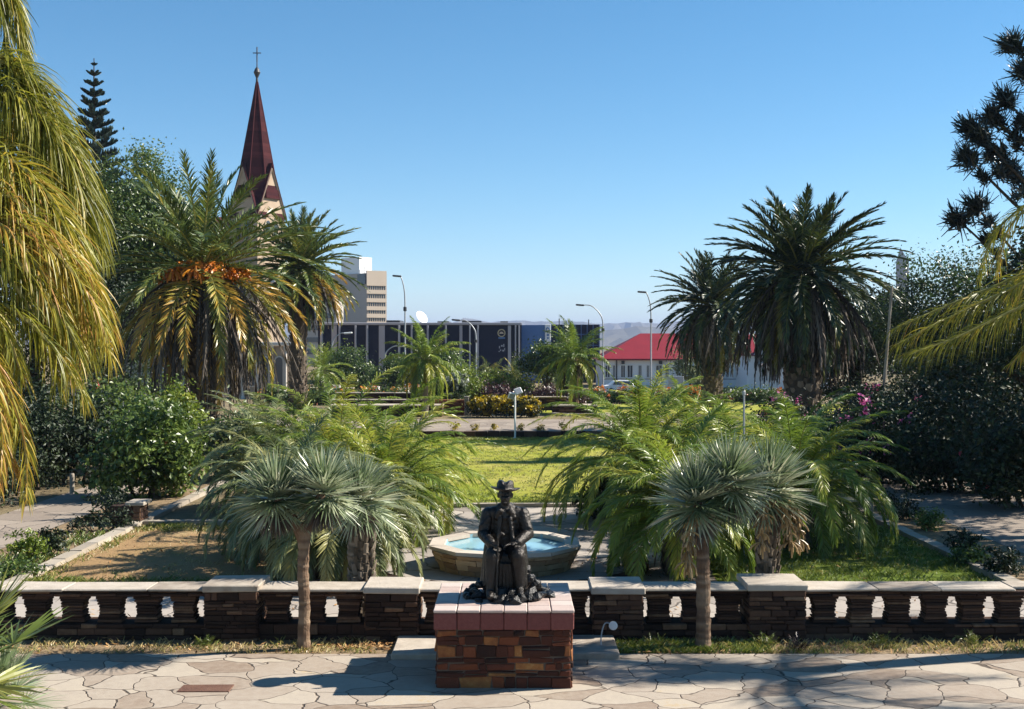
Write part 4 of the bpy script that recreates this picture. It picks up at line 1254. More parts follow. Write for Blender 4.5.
# big dark pine at the right, trunk out of view, tufted branches reaching in
def tuft_pine(loc, h, rt, brs, seed):
    r = np.random.default_rng(seed)
    T = thing('pine_tree', 'dark pine with tufted branches leaning in from the right edge', 'tree', loc)
    l0 = np.array(loc, float)
    tm, g = MB(), MB()
    tube(tm, [(0, 0, -.1), (.1, 0, h * .4), (0, .1, h * .8), (-.1, 0, h)], (rt, rt * .8, rt * .45, .06), 10, .4, bump=.06)
    def tuft(c, d, s, n):
        d = unit(np.asarray(d, float))
        dr = unit(d * .75 + r.normal(size=(n, 3)) * .62)
        L = s * r.uniform(.5, 1.15, n)
        wv = unit(np.cross(dr, r.normal(size=(n, 3))))
        a_ = c - d * s * .35 + r.normal(size=(n, 3)) * s * .22
        b_ = a_ + dr * L[:, None]
        V = np.stack([a_ - wv * .03, a_ + wv * .03, b_ + wv * .012, b_ - wv * .012], 1).reshape(-1, 3)
        g.add(V, np.arange(n * 4).reshape(-1, 4), tint=np.repeat(np.clip(r.normal(.45, .22, n), 0, 1), 4))
    for z0, tips in brs:
        for k, (px_, py_, d) in enumerate(tips):
            e = P(px_, py_, d) - l0
            s0 = np.array((0, 0, z0 - .25 * k))
            p = bez([s0, s0 * .45 + e * .55 + np.array((0, 0, -.35)), e], 12)
            tube(tm, p, np.linspace(.10, .03, 12), 6, .5, cap=False, bump=.1)
            dirn = p[-1] - p[-3]
            tuft(p[-1], dirn + np.array((0, 0, .25)), .62, 260)
            for q_ in range(4, 11):
                for _ in range(2):
                    if r.random() < .55:
                        oo = p[q_] + r.normal(0, .13, 3)
                        tuft(oo, (p[-1] - p[4]) * .25 + r.normal(0, .5, 3) + np.array((0, 0, .7)), r.uniform(.28, .42), 70)
    for k in range(18):
        a_ = r.uniform(0, 6.28); z = r.uniform(h * .3, h)
        e = np.array((math.cos(a_), math.sin(a_), .35)) * r.uniform(1.0, 2.3) * (1.15 - z / h * .8) + np.array((0, 0, z))
        p = bez([(0, 0, z - .5), e * (.5, .5, 1) - np.array((0, 0, .3)), e], 8)
        tube(tm, p, np.linspace(.08, .025, 8), 5, .5, cap=False)
        for q_ in range(3, 8): tuft(p[q_], p[-1] - p[2] + np.array((0, 0, .8)), r.uniform(.4, .7), 90)
    tm.build('trunk', M['bark'], T)
    g.build('crown', M['leaf_pine'], T)
tuft_pine(gx(1112, 44), 17.5, .38, [
    (12.4, [(1010, 42, 43), (1022, 70, 44)]),
    (9.6, [(1004, 98, 43), (990, 116, 43.5)]),
    (7.6, [(968, 126, 43), (979, 134, 42.5)]),
    (6.4, [(966, 156, 42.5), (1006, 168, 44)]),
    (4.2, [(956, 218, 43), (974, 204, 42)])], 321)

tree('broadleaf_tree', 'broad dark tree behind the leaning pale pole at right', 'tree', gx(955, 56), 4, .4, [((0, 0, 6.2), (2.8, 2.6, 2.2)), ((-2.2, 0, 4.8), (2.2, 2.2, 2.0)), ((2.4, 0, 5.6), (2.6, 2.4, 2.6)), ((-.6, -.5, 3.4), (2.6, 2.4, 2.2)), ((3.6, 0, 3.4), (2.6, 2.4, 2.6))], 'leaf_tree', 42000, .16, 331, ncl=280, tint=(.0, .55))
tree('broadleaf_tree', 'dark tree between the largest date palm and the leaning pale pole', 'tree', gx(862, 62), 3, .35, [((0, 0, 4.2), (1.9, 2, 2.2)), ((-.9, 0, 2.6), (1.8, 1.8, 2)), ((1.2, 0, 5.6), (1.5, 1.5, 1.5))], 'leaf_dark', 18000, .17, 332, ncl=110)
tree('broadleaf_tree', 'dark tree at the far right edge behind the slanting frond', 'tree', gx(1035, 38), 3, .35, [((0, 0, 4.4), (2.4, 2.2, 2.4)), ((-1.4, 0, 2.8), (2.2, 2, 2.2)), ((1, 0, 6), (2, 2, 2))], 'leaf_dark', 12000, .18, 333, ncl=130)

tree('shade_tree', 'leafy tree standing just beyond the right edge beside the right path', 'tree', (15.2, 24.5, 0), 5, .3, [((0, 0, 7.0), (2.6, 2.6, 2.2)), ((-1.2, 1.0, 5.6), (2.0, 2.4, 1.8)), ((1.5, -1, 6), (2, 2, 2))], 'leaf_tree', 9000, .22, 335, ncl=110)
tree('shade_tree', 'tall leafy tree beyond the right edge behind the right path', 'tree', (17.5, 30, 0), 6, .35, [((0, 0, 8.5), (2.8, 3.0, 2.6)), ((-1.2, 1.0, 6.2), (2.4, 2.6, 2.2))], 'leaf_tree', 9000, .24, 336, ncl=110)
# right-hand dark shrubbery
GH = 'dark shrubs along the right path'
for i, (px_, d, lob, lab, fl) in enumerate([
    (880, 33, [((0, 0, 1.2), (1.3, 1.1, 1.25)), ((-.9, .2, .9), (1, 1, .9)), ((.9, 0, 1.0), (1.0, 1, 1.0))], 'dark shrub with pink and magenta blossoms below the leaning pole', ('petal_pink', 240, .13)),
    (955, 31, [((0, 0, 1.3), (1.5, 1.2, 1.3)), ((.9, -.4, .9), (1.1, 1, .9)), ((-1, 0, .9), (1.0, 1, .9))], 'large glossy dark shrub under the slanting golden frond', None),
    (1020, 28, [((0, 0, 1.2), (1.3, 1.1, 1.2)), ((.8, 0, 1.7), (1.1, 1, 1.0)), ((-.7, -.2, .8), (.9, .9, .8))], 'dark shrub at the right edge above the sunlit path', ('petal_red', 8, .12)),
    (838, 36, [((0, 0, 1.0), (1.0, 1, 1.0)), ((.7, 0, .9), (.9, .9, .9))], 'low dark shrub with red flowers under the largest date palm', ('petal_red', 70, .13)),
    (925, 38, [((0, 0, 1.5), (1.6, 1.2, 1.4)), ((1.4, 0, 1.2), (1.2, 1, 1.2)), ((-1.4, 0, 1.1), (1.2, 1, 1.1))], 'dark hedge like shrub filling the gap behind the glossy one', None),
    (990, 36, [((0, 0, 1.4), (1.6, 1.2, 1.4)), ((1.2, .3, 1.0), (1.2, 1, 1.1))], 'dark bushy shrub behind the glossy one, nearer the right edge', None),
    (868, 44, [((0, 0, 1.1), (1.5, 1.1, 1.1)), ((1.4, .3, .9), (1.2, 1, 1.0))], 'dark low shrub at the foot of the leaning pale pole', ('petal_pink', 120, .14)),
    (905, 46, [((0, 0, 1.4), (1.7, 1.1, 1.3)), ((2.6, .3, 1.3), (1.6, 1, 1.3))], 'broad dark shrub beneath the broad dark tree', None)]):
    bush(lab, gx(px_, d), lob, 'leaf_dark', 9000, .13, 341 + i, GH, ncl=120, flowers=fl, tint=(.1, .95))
bush('shrub with magenta blossoms beside the trunk of the largest date palm', gx(782, 46), [((0, 0, .9), (1.0, .9, .9))], 'leaf_dark', 2600, .14, 350, None, flowers=('petal_pink', 260, .14))
GV = 'small plants along the right path border'
for i, (px_, py_, lob, m_, lab) in enumerate([
    (1005, 577, [((0, 0, .2), (.32, .3, .24))], 'leaf_dark', 'small dark round plant at the near end of the right border'),
    (962, 553, [((0, 0, .2), (.3, .3, .22)), ((.3, 0, .15), (.2, .2, .16))], 'leaf_dark', 'small dark plant midway along the right border'),
    (930, 530, [((0, 0, .25), (.36, .3, .28))], 'leaf_shrub', 'small bright green plant on the right border'),
    (968, 566, [((0, 0, .14), (.3, .25, .16))], 'leaf_shrub', 'low green plant close to the near end of the right border'),
    (905, 520, [((0, 0, .3), (.5, .4, .32))], 'leaf_dark', 'far dark plant on the right border under the palms')]):
    bush(lab, g3(px_, py_), lob, m_, 900, .07, 355 + i, GV, ncl=26)

# left shrubs
bush('leafy bright green shrub left of the feather palms, beside the path', gx(150, 30), [((0, 0, 1.25), (1.15, 1, 1.15)), ((-.7, -.2, .8), (.8, .8, .8)), ((.7, 0, .9), (.8, .8, .9)), ((.1, 0, 2.0), (.8, .8, .6))], 'leaf_shrub', 9000, .15, 361, None, ncl=130, tint=(.1, .9), flowers=('petal_red', 10, .12))
bush('large dark shrub at the left end of the path', gx(62, 33), [((0, 0, 1.2), (1.4, 1.2, 1.25)), ((-1.2, 0, 1.6), (1.2, 1.1, 1.5)), ((1.0, 0, 1.4), (1, 1, 1.0))], 'leaf_dark', 9000, .15, 362, None, ncl=120, tint=(.1, .95))
bush('flowering shrub with a few red blossoms behind the bright green shrub', gx(120, 36), [((0, 0, 1.6), (1.5, 1.2, 1.2)), ((-1.2, 0, 1.4), (1.1, 1, 1.1)), ((1.1, 0, 1.2), (1, 1, 1))], 'leaf_tree', 9000, .15, 363, None, ncl=120, flowers=('petal_red', 46, .15), tint=(.3, 1))
bush('lime yellow bush under the skirt of the fruiting date palm', gx(172, 37), [((0, 0, 1.4), (.95, .9, 1.1)), ((.5, -.2, .8), (.8, .8, .8)), ((.2, 0, 2.1), (.6, .6, .5))], 'leaf_lime', 6000, .14, 364, None, ncl=90)
bush('silvery leaved shrub between the fruiting date palm and the feather palms', gx(232, 34), [((0, 0, 1.0), (1.1, 1, 1.0)), ((.9, 0, 1.4), (.9, .9, .8))], 'leaf_pinnate_grey', 6000, .15, 365, None, ncl=90)
GW = 'small plants along the left path border'
for i, (px_, py_, lob, m_, lab) in enumerate([
    (50, 556, [((0, 0, .26), (.24, .24, .26))], 'leaf_dark', 'small dark round shrub on the left verge'),
    (26, 565, [((0, 0, .3), (.28, .25, .3))], 'leaf_lime', 'sparse yellow green plant on the left verge'),
    (88, 533, [((0, 0, .22), (.5, .35, .24)), ((.5, .3, .25), (.45, .35, .26))], 'leaf_dark', 'low dark plant by the left lawn kerb'),
    (108, 520, [((0, 0, .3), (.5, .4, .34))], 'leaf_dark', 'far low dark plant by the left lawn kerb'),
    (8, 578, [((0, 0, .12), (.5, .4, .16))], 'leaf_shrub', 'low bright ground plant at the left edge')]):
    bush(lab, g3(px_, py_), lob, m_, 900, .075, 371 + i, GW, ncl=26)
bush('clipped dark block of hedge beside the plaza, left of the right feather palms', gx(606, 26.4), [((0, 0, .45), (.55, .5, .5)), ((.5, .2, .5), (.5, .5, .5))], 'leaf_dark', 4000, .1, 380, None, ncl=80)

GLP = 'shrubs on the far side of the left path'
for i, (x_, y_, lob, m_, lab) in enumerate([
    (-12.6, 27.5, [((0, 0, .8), (1.0, .9, .85)), ((.2, .9, .7), (.9, .9, .8))], 'leaf_dark', 'dark shrub on the far side of the left path beneath the golden fronds'),
    (-12.4, 23.0, [((0, 0, .5), (.9, .9, .55)), ((-.7, .2, .6), (.8, .8, .6))], 'leaf_shrub', 'low green shrub on the far side of the left path near the view edge'),
    (-12.6, 31.5, [((0, 0, 1.2), (1.1, 1, 1.2))], 'leaf_dark', 'tall dark shrub at the far end of the left path')]):
    bush(lab, (x_, y_, 0), lob, m_, 4500, .11, 385 + i, GLP, ncl=70)
T = thing('thin_post', 'thin pale upright post standing in the right feather palm clump', 'post', gx(744, 21.6))
mb = MB(); tube(mb, [(0, 0, -.1), (0, 0, 2.92)], .018, 8); mb.build('shaft', M['grey_metal'], T)
mb = MB(); lathe(mb, [(.03, 2.9), (.03, 2.96), (.0, 2.98)], 8); mb.build('cap', M['grey_metal'], T)
# middle distance planting
bush('yellow flowering clipped hedge beyond the lawn, behind the garden lamp', gx(505, 63), [((-1.2, 0, .5), (.75, .6, .5)), ((-.4, 0, .55), (.7, .6, .5)), ((.5, 0, .5), (.75, .6, .48)), ((1.3, 0, .5), (.6, .6, .5))], 'leaf_dark', 5000, .13, 401, None, cat='hedge', ncl=110, flowers=('leaf_yellow', 6500, .13))
bush('white flowering shrub over the red brick planter', gx(452, 67), [((0, 0, 1.25), (.8, .7, .75)), ((-1.1, 0, 1.05), (.7, .7, .5)), ((.3, .2, 1.7), (.6, .6, .5))], 'leaf_tree', 4500, .15, 402, None, ncl=80, flowers=('leaf_silver', 1700, .14))
bush('golden green weeping shrub behind the white flowering one', gx(455, 74), [((0, 0, 1.8), (1.2, 1, 1.3)), ((.9, 0, 1.0), (.9, .9, .9))], 'leaf_lime', 4000, .17, 403, None, ncl=80)
bush('bright lime shrub before the brown hipped hut', gx(502, 84), [((0, 0, 1.6), (1.4, 1, .9)), ((1.1, 0, 1.2), (1.1, 1, .8)), ((-1, 0, 1.6), (.9, .9, .8))], 'leaf_lime', 4500, .19, 404, None, ncl=90)
GP = 'purple leaved shrubs beyond the yellow hedge'
for i, (px_, d, w_, lab) in enumerate([(543, 80, 1.5, 'purple leaved shrub behind the right end of the yellow hedge'), (492, 74, 1.6, 'dark purple shrub behind the left part of the yellow hedge'), (568, 84, 1.2, 'purple shrub left of the tan palm trunks')]):
    bush(lab, gx(px_, d), [((0, 0, .75), (w_, .8, .75)), ((w_ * .6, 0, .6), (w_ * .6, .7, .6))], 'leaf_purple', 2600, .17, 410 + i, GP, ncl=60)
GO = 'orange flowering shrubs along the street side'
for i, (px_, d, w_, lab) in enumerate([
    (382, 82, 1.6, 'orange flowering shrub above the left terrace walls, near the low pier'), (412, 80, 1.4, 'orange flowering shrub above the left terrace walls, behind the slim palm'), (352, 86, 1.7, 'green shrub with few orange flowers behind the left feather palms'),
    (318, 84, 1.6, 'green hedge shrub beside the slim date palm trunk'), (276, 80, 1.5, 'dense green shrub at the foot of the slim date palm'),
    (632, 98, 1.7, 'orange flowering shrub in front of the parked white car'), (602, 98, 1.6, 'dark orange tinged shrub beside the tan palm trunks'), (664, 99, 1.7, 'orange flowering shrub under the tallest street lamp'), (693, 96, 1.3, 'brightest orange shrub under the smaller dark date palm'), (728, 98, 1.8, 'dull green shrub right of the smaller dark date palm'), (765, 97, 1.8, 'dull green shrub in front of the porch')]):
    op = 0 if 'green' in lab.split()[0:2] or 'dull' in lab else 500
    if 'brightest' in lab: op = 1300
    bush(lab, gx(px_, d), [((0, 0, .65), (w_, .8, .65)), ((-w_ * .6, 0, .5), (w_ * .6, .7, .5)), ((w_ * .7, .1, .55), (w_ * .5, .7, .5))], 'leaf_tree', 2800, .2, 420 + i, GO, ncl=60, flowers=('petal_orange', op or 60, .15))
tree('round_tree', 'dense round green tree in front of the dark building', 'tree', gx(347, 112), 2.4, .25, [((0, 0, 3.2), (2.4, 2.2, 2.0)), ((-1.6, 0, 2.2), (1.6, 1.6, 1.5)), ((1.5, 0, 2.4), (1.7, 1.6, 1.5))], 'leaf_tree', 9000, .26, 441, ncl=120, tint=(.2, .85))
tree('broadleaf_tree', 'green tree with spreading crown behind the slim palm, before the dark building', 'tree', gx(398, 108), 2.2, .2, [((0, 0, 3.0), (1.9, 1.8, 1.5)), ((-1.2, 0, 2.0), (1.4, 1.4, 1.1)), ((1.3, 0, 3.0), (1.3, 1.3, 1.1))], 'leaf_tree', 6000, .24, 442, ncl=90, tint=(.3, .9))
tree('broadleaf_tree', 'yellow green tree right of the slim palm, before the dark building', 'tree', gx(446, 104), 2.2, .2, [((0, 0, 3.2), (1.6, 1.6, 1.5)), ((.6, 0, 2.0), (1.4, 1.4, 1.1))], 'leaf_shrub', 5000, .24, 443, ncl=80, tint=(.2, .8))
tree('fork_tree', 'dark green tree on a forked trunk before the blue wall panel', 'tree', gx(548, 84), 2.0, .16, [((0, 0, 3.3), (1.7, 1.6, 1.3)), ((1.2, 0, 3.8), (1.4, 1.4, 1.2)), ((-1.0, 0, 2.8), (1.2, 1.2, .9))], 'leaf_tree', 7000, .2, 444, ncl=100, tint=(.1, .7))
tree('feathery_tree', 'pale feathery tree beside the grey board at the white building', 'tree', gx(689, 118), 1.6, .15, [((0, 0, 3.4), (1.5, 1.3, 1.7)), ((.7, 0, 2.0), (1.1, 1, 1.0))], 'leaf_pinnate_grey', 4500, .22, 445, ncl=70, tint=(.3, .9))
for i, (px_, d, w_, lab) in enumerate([(120, 150, 9, 'distant dark tree mass left of the church'), (905, 150, 8, 'distant dark tree right of the white porch'), (965, 130, 8, 'distant dark tree behind the broad dark one'), (850, 170, 6, 'distant tree behind the largest date palm')]):
    tree('distant_tree', lab, 'tree', gx(px_, d), 3, .4, [((0, 0, 4.5), (w_ * .5, 3, 3)), ((-w_ * .4, 0, 3.6), (w_ * .35, 3, 2.6)), ((w_ * .4, 0, 4), (w_ * .35, 3, 2.8))], 'leaf_dark', 5000, .45, 450 + i, 'distant trees beyond the garden', ncl=100)
# little yellow tufts at the lawn's far edge
GY = 'little yellow green shrubs on the lawn edge'
for i, (px_, lab) in enumerate([(455, 'tiny round yellow green shrub at the left end of the row on the far kerb'), (475, 'tiny shrub second from the left in the row on the far kerb'), (494, 'tiny shrub just left of the lamp post on the far kerb'), (520, 'tiny shrub just right of the lamp post on the far kerb'), (541, 'tiny shrub between the lamp post and the row end on the far kerb'), (563, 'biggest tiny shrub at the right end of the row on the far kerb')]):
    s_ = 1.25 if i in (0, 5) else .85
    bush(lab, (gx(px_, 50.4)[0], 50.4, .2), [((0, 0, .17 * s_), (.2 * s_, .2 * s_, .19 * s_))], 'leaf_yellow', 240, .07, 470 + i, GY, ncl=16, stems=1, tint=(.15, .7))

# ------------------------------------------------------------------ TERRACES BEYOND THE LAWN
def wall_run(label, name, px0, px1, d, h, th, m, cap_m, z=None, cat='wall', seed=0, hr=(.06, .12), lr=(.2, .6)):
    x0, x1 = gx(px0, d)[0], gx(px1, d)[0]
    z0 = float(gz(d)) if z is None else z
    T = thing(name, label, cat, ((x0 + x1) / 2, d, z0))
    hw = (x1 - x0) / 2
    mb = MB(); r = np.random.default_rng(seed + int(px0))
    box(mb, -hw + .02, hw - .02, .02, th - .02, -.3, h - .02, .2)
    stone_block(mb, -hw, hw, 0, th, -.02, h, hr, lr, .015, .1, r)
    mb.build('stonework', m, T)
    cm = MB(); x = -hw - .04
    while x < hw:
        l = min(r.uniform(.9, 1.5), hw + .04 - x)
        if hw + .04 - x - l < .3: l = hw + .04 - x
        bbox(cm, x, x + l - .006, -.05, th + .05, h + .002, h + .07, .012, r.random(), .004); x += l
    cm.build('coping', cap_m, T)
    return T
wall_run('lowest dark terrace wall at left with pale coping, beyond the lawn', 'terrace_wall', 330, 442, 63.5, .55, 1.6, M['slate_stack'], M['coping'])
wall_run('middle dark terrace wall at left behind the lowest one', 'terrace_wall', 330, 424, 69, .62, .5, M['slate_stack'], M['coping'])
wall_run('highest dark terrace wall at left below the orange shrubs', 'terrace_wall', 336, 428, 74, .9, .5, M['slate_stack'], M['coping'])
wall_run('red brick planter wall under the white flowering shrub', 'planter_wall', 432, 464, 65.2, .75, .4, M['brick_red'], M['brick_red'])
wall_run('pale stone pier at the end of the red brick planter', 'stone_pier', 464.5, 468.5, 65.0, .95, .3, M['kerb'], M['kerb'])
wall_run('brown stone planter box around the tan palm trunks', 'planter_wall', 553, 597, 64.4, .50, 1.6, M['slate_stack'], M['coping'])
wall_run('dark retaining wall right of the yellow hedge', 'terrace_wall', 528, 566, 70, .75, .4, M['slate_stack'], M['coping'])
wall_run('long pinkish street wall before the dark building', 'street_wall', 395, 520, 100, .7, .3, M['brick_red'], M['coping'])
wall_run('low white street wall left of the dark building forecourt', 'street_wall', 372, 440, 92, .55, .3, M['white_wall'], M['white_wall'], hr=(.2, .3), lr=(.6, 1.2))
wall_run('long low brown wall behind the forked tree', 'street_wall', 522, 602, 105, .9, .3, M['brick_red'], M['coping'])
GPi = 'piers of the pinkish garden wall at left'
for px_, d, h, m_, lab in [(345, 92, 1.25, 'brick_red', 'red brick pier with pale cap beside the round green tree'), (308, 90, 1.25, 'brick_red', 'red brick pier beside the slim date palm trunk'), (336, 98, 1.5, 'white_wall', 'white pier of the garden wall under the round green tree'), (375, 93, 1.35, 'white_wall', 'thin white pier at the end of the low white wall')]:
    w_ = 1.6 if m_ == 'brick_red' else .7
    wall_run(lab, 'wall_pier', px_ - w_ * 5, px_ + w_ * 5, d, h, .7, M[m_], M['coping'], cat='pier')
wall_run('pink garden wall between the brick piers at left', 'garden_wall', 300, 342, 93.5, .75, .3, M['brick_red'], M['tile_pale'])

# curved flower bed edge on the right of the far path
a = np.linspace(R(190), R(350), 22)
mb = MB()
for k in range(21):
    c0, c1 = a[k] + .01, a[k + 1] - .01
    v = [(1.5 * math.cos(c0), 1.1 * math.sin(c0), 0), (1.5 * math.cos(c1), 1.1 * math.sin(c1), 0), (1.32 * math.cos(c1), .94 * math.sin(c1), 0), (1.32 * math.cos(c0), .94 * math.sin(c0), 0)]
    v += [(x, y, .16) for x, y, _ in v]
    mb.add(v, BOXQ, tint=rng.random())
tag(mb.build('bed_edging', M['kerb'], loc=(gx(582, 60)[0], 61.2, .21)), 'curved pale edging of the flower bed under the tan palm trunks', 'edging')
# small hut roof
T = thing('garden_hut', 'brown hipped hut roof low behind the lime shrub', 'hut', gx(484, 88))
mb = MB(); bbox(mb, -1.5, 1.5, -1.2, 1.2, -.1, .75, .02); mb.build('wall', M['white_wall'], T)
mb = MB(); mb.add([(-1.8, -1.5, .75), (1.8, -1.5, .75), (1.8, 1.5, .75), (-1.8, 1.5, .75), (-.5, 0, 1.5), (.5, 0, 1.5)], [(0, 1, 5, 4), (2, 3, 4, 5)], [(1, 2, 5), (3, 0, 4)]); mb.add(np.array([(-1.8, -1.5, .68), (1.8, -1.5, .68), (1.8, 1.5, .68), (-1.8, 1.5, .68), (-1.8, -1.5, .748), (1.8, -1.5, .748), (1.8, 1.5, .748), (-1.8, 1.5, .748)]), BOXQ); mb.build('roof', M['roof_tile'], T)

# garden lamp with twin heads
T = thing('garden_lamp', 'white garden lamp post with twin square heads at the lawn edge', 'lamp', (gx(515, 49)[0], 48.7, 0))
mb = MB(); tube(mb, [(0, 0, -.05), (0, 0, 1.85)], .038, 10, .5); lathe(mb, [(.09, 0), (.09, .03), (.04, .06)], 12); mb.build('post', M['lamp_white'], T)
for x_, z_, rx, s_ in ((-.13, 1.74, 20, .14), (.13, 1.93, -30, .15)):
    hm_ = MB(); bbox(hm_, -s_, s_, -.05, .05, -.13, .13, .015); hh = hm_.build('lamp_head', M['lamp_white'], T, loc=(x_, -.06, z_)); hh.rotation_euler = (R(rx), R(rx * .6), R(15))
    lm_ = MB(); bbox(lm_, -s_ * .8, s_ * .8, -.056, -.051, -.10, .10, .002); lm_.build('lens', M['grey_metal'], hh)
    am = MB(); tube(am, [(0, 0, z_ - .1), (x_, -.06, z_)], .02, 6); am.build('bracket', M['grey_metal'], T)

# ------------------------------------------------------------------ STREET LAMPS
def street_lamp(label, px_, d, top, arm, side, head_drop=0.0, ring=False, r=.085):
    base = gx(px_, d)
    T = thing('street_lamp', label, 'street lamp', base, 0, 'street lamps beyond the garden')
    H = CAM_H - (top - HOR) / FOC * d - base[2]
    sx = (arm - px_) / FOC * d
    mb = MB()
    p = bez([(0, 0, -.1), (0, 0, H * .45), (0, 0, H * .78), (sx * .12, 0, H * .9), (sx * .5, 0, H * .99), (sx * .92, 0, H - head_drop)], 26)
    tube(mb, p, np.linspace(r, r * .5, 26), 8, .5)
    mb.build('pole', M['grey_metal'], T, smooth=True)
    hm_ = MB(); s_ = 1 if sx > 0 else -1
    bbox(hm_, -.42, .42, -.15, .15, -.08, .08, .05); o = hm_.build('lamp_head', M['dark_metal'] if not ring else M['lamp_white'], T, loc=(sx, 0, H - head_drop)); o.rotation_euler = (0, R(12 * s_ if head_drop else -4 * s_), 0)
    lm_ = MB(); bbox(lm_, -.3, .3, -.12, .12, -.012, 0, .004); lm_.build('lens', M['lamp_white'], o, loc=(0, 0, -.083))
    cm = MB(); lathe(cm, [(r * 1.5, H * .72), (r * 1.9, H * .725), (r * 1.9, H * .75), (r * 1.2, H * .755)], 10); cm.build('collar', M['dark_metal'], T)
street_lamp('tall street lamp with short curved arm before the gap beside the tower block', 405, 112, 276, 397, -1)
street_lamp('street lamp with long arm pointing left before the dark building', 476, 116, 320, 456, -1, .0)
street_lamp('street lamp with long curved arm behind the tan palm crown', 603, 118, 305, 580, -1)
street_lamp('tallest street lamp with short hooked arm before the red roof', 651, 112, 292, 642, -1)
street_lamp('short street lamp arching right above the round green tree', 332, 118, 333, 348, 1, ring=True)
street_lamp('short street lamp arching right beside the tall one', 385, 120, 346, 402, 1, ring=True)

# ------------------------------------------------------------------ CHURCH
def prism(mb, poly, y0, y1, tint=.5):
    """polygon in x,z pulled from y0 to y1"""
    n = len(poly)
    v = [(x, y0, z) for x, z in poly] + [(x, y1, z) for x, z in poly]
    base = mb.n
    mb.add(v, [(i, (i + 1) % n, (i + 1) % n + n, i + n) for i in range(n)], tint=tint)
    c = np.mean([p for p in poly], 0)
    mb.add([(x, y0, z) for x, z in poly] + [(c[0], y0, c[1])], None, [((i + 1) % n, i, n) for i in range(n)], tint)
    mb.add([(x, y1, z) for x, z in poly] + [(c[0], y1, c[1])], None, [(i, (i + 1) % n, n) for i in range(n)], tint)

def arch_win(T, x, y, z, w_, h, parent_rot=0, frame='trim_pale', depth=.1, axis='y', sgn=-1):
    """arched opening: pale surround and dark pane, facing -y (or along x with axis='x')"""
    def mk(sc, d0, d1, mname, nm, par):
        w2, hh = w_ / 2 + sc, h + sc
        a_ = np.linspace(0, math.pi, 9)
        poly = [(-w2, -sc), (w2, -sc)] + [(w2 * math.cos(t), hh - w2 + w2 * math.sin(t)) for t in a_]
        m_ = MB(); prism(m_, poly, d0, d1)
        o = m_.build(nm, M[mname], par)
        return o
    f = mk(.13, -depth, .05, frame, 'window', T)
    f.location = (x, y, z)
    if axis == 'x': f.rotation_euler = (0, 0, R(90) if sgn > 0 else R(-90))
    g_ = mk(0, -depth - .02, -depth - .003, 'glass', 'pane', f)

D = 140
T = thing('church', 'sandstone church with a dark red pointed spire topped by a cross', 'church', (gx(257, D)[0], D, -1.5), R(-32))
zt = lambda y: CAM_H - (y - HOR) / FOC * D + 1.5
tw = 2.25
mb = MB(); box(mb, -tw, tw, -tw, tw, -.2, zt(217)); mb.build('tower', M['sandstone'], T)
for k in range(4):
    gm = MB(); prism(gm, [(-tw - .02, zt(217)), (tw + .02, zt(217)), (0, zt(168))], -tw - .04, -tw + .5)
    go = gm.build('gable', M['sandstone'], T); go.rotation_euler = (0, 0, k * math.pi / 2)
    rm = MB()
    for s in (-1, 1):
        a_ = np.array((s * (tw + .2), 0, zt(217) - .25)); b_ = np.array((0, 0, zt(168) + .18))
        v = []
        for y_ in (-tw - .18, -tw + 1.6):
            v += [a_ + (0, y_, 0), b_ + (0, y_, 0)]
        v = np.array(v); v = np.concatenate([v, v + (0, 0, .22)])
        rm.add(v, [(0, 1, 3, 2), (4, 6, 7, 5), (0, 4, 5, 1), (2, 3, 7, 6), (0, 2, 6, 4), (1, 5, 7, 3)], tint=.5)
    rm.build('gable_roof', M['spire_tile'], go)
    tm_ = MB()
    for s in (-1, 1):
        tube(tm_, [(s * (tw + .06), -tw - .10, zt(217)), (0, -tw - .10, zt(170))], .13, 4)
    tm_.build('gable_trim', M['sandstone'], go)
    for x_ in (-.62, .62): arch_win(go, x_, -tw, zt(241), .7, 2.2, frame='sandstone')
    arch_win(go, 0, -tw, zt(300), .9, 2.6)
sm = MB()
a = np.arange(8) * math.pi / 4 + math.pi / 8
zr = np.linspace(zt(200), zt(80), 40)
for i in range(len(zr) - 1):
    f0, f1 = i / 39, (i + 1) / 39
    r0 = 2.72 * (1 - f0) + .05; r1 = 2.72 * (1 - f1) + .07
    v = [(math.cos(t) * r0, math.sin(t) * r0, zr[i]) for t in a] + [(math.cos(t) * r1, math.sin(t) * r1, zr[i + 1] + .0) for t in a]
    sm.add(v, [(k, (k + 1) % 8, (k + 1) % 8 + 8, k + 8) for k in range(8)], tint=rng.uniform(.2, .8))
for t in a: tube(sm, [(math.cos(t) * 2.76, math.sin(t) * 2.76, zr[0]), (math.cos(t) * .06, math.sin(t) * .06, zr[-1])], .06, 5, .9)
sp_ = sm.build('spire', M['spire_tile'], T)
fm = MB(); lathe(fm, [(.0, zt(83)), (.16, zt(82)), (.12, zt(78)), (.25, zt(75.5)), (.40, zt(72.5)), (.25, zt(69)), (.07, zt(67)), (.05, zt(60))], 12); fm.build('finial', M['dark_metal'], sp_)
fm = MB(); tube(fm, [(0, 0, zt(62)), (0, 0, zt(47))], .07, 6); tube(fm, [(-.48, 0, zt(53)), (.48, 0, zt(53))], .06, 6); co_ = fm.build('cross', M['dark_metal'], sp_); co_.rotation_euler = (0, 0, R(32))
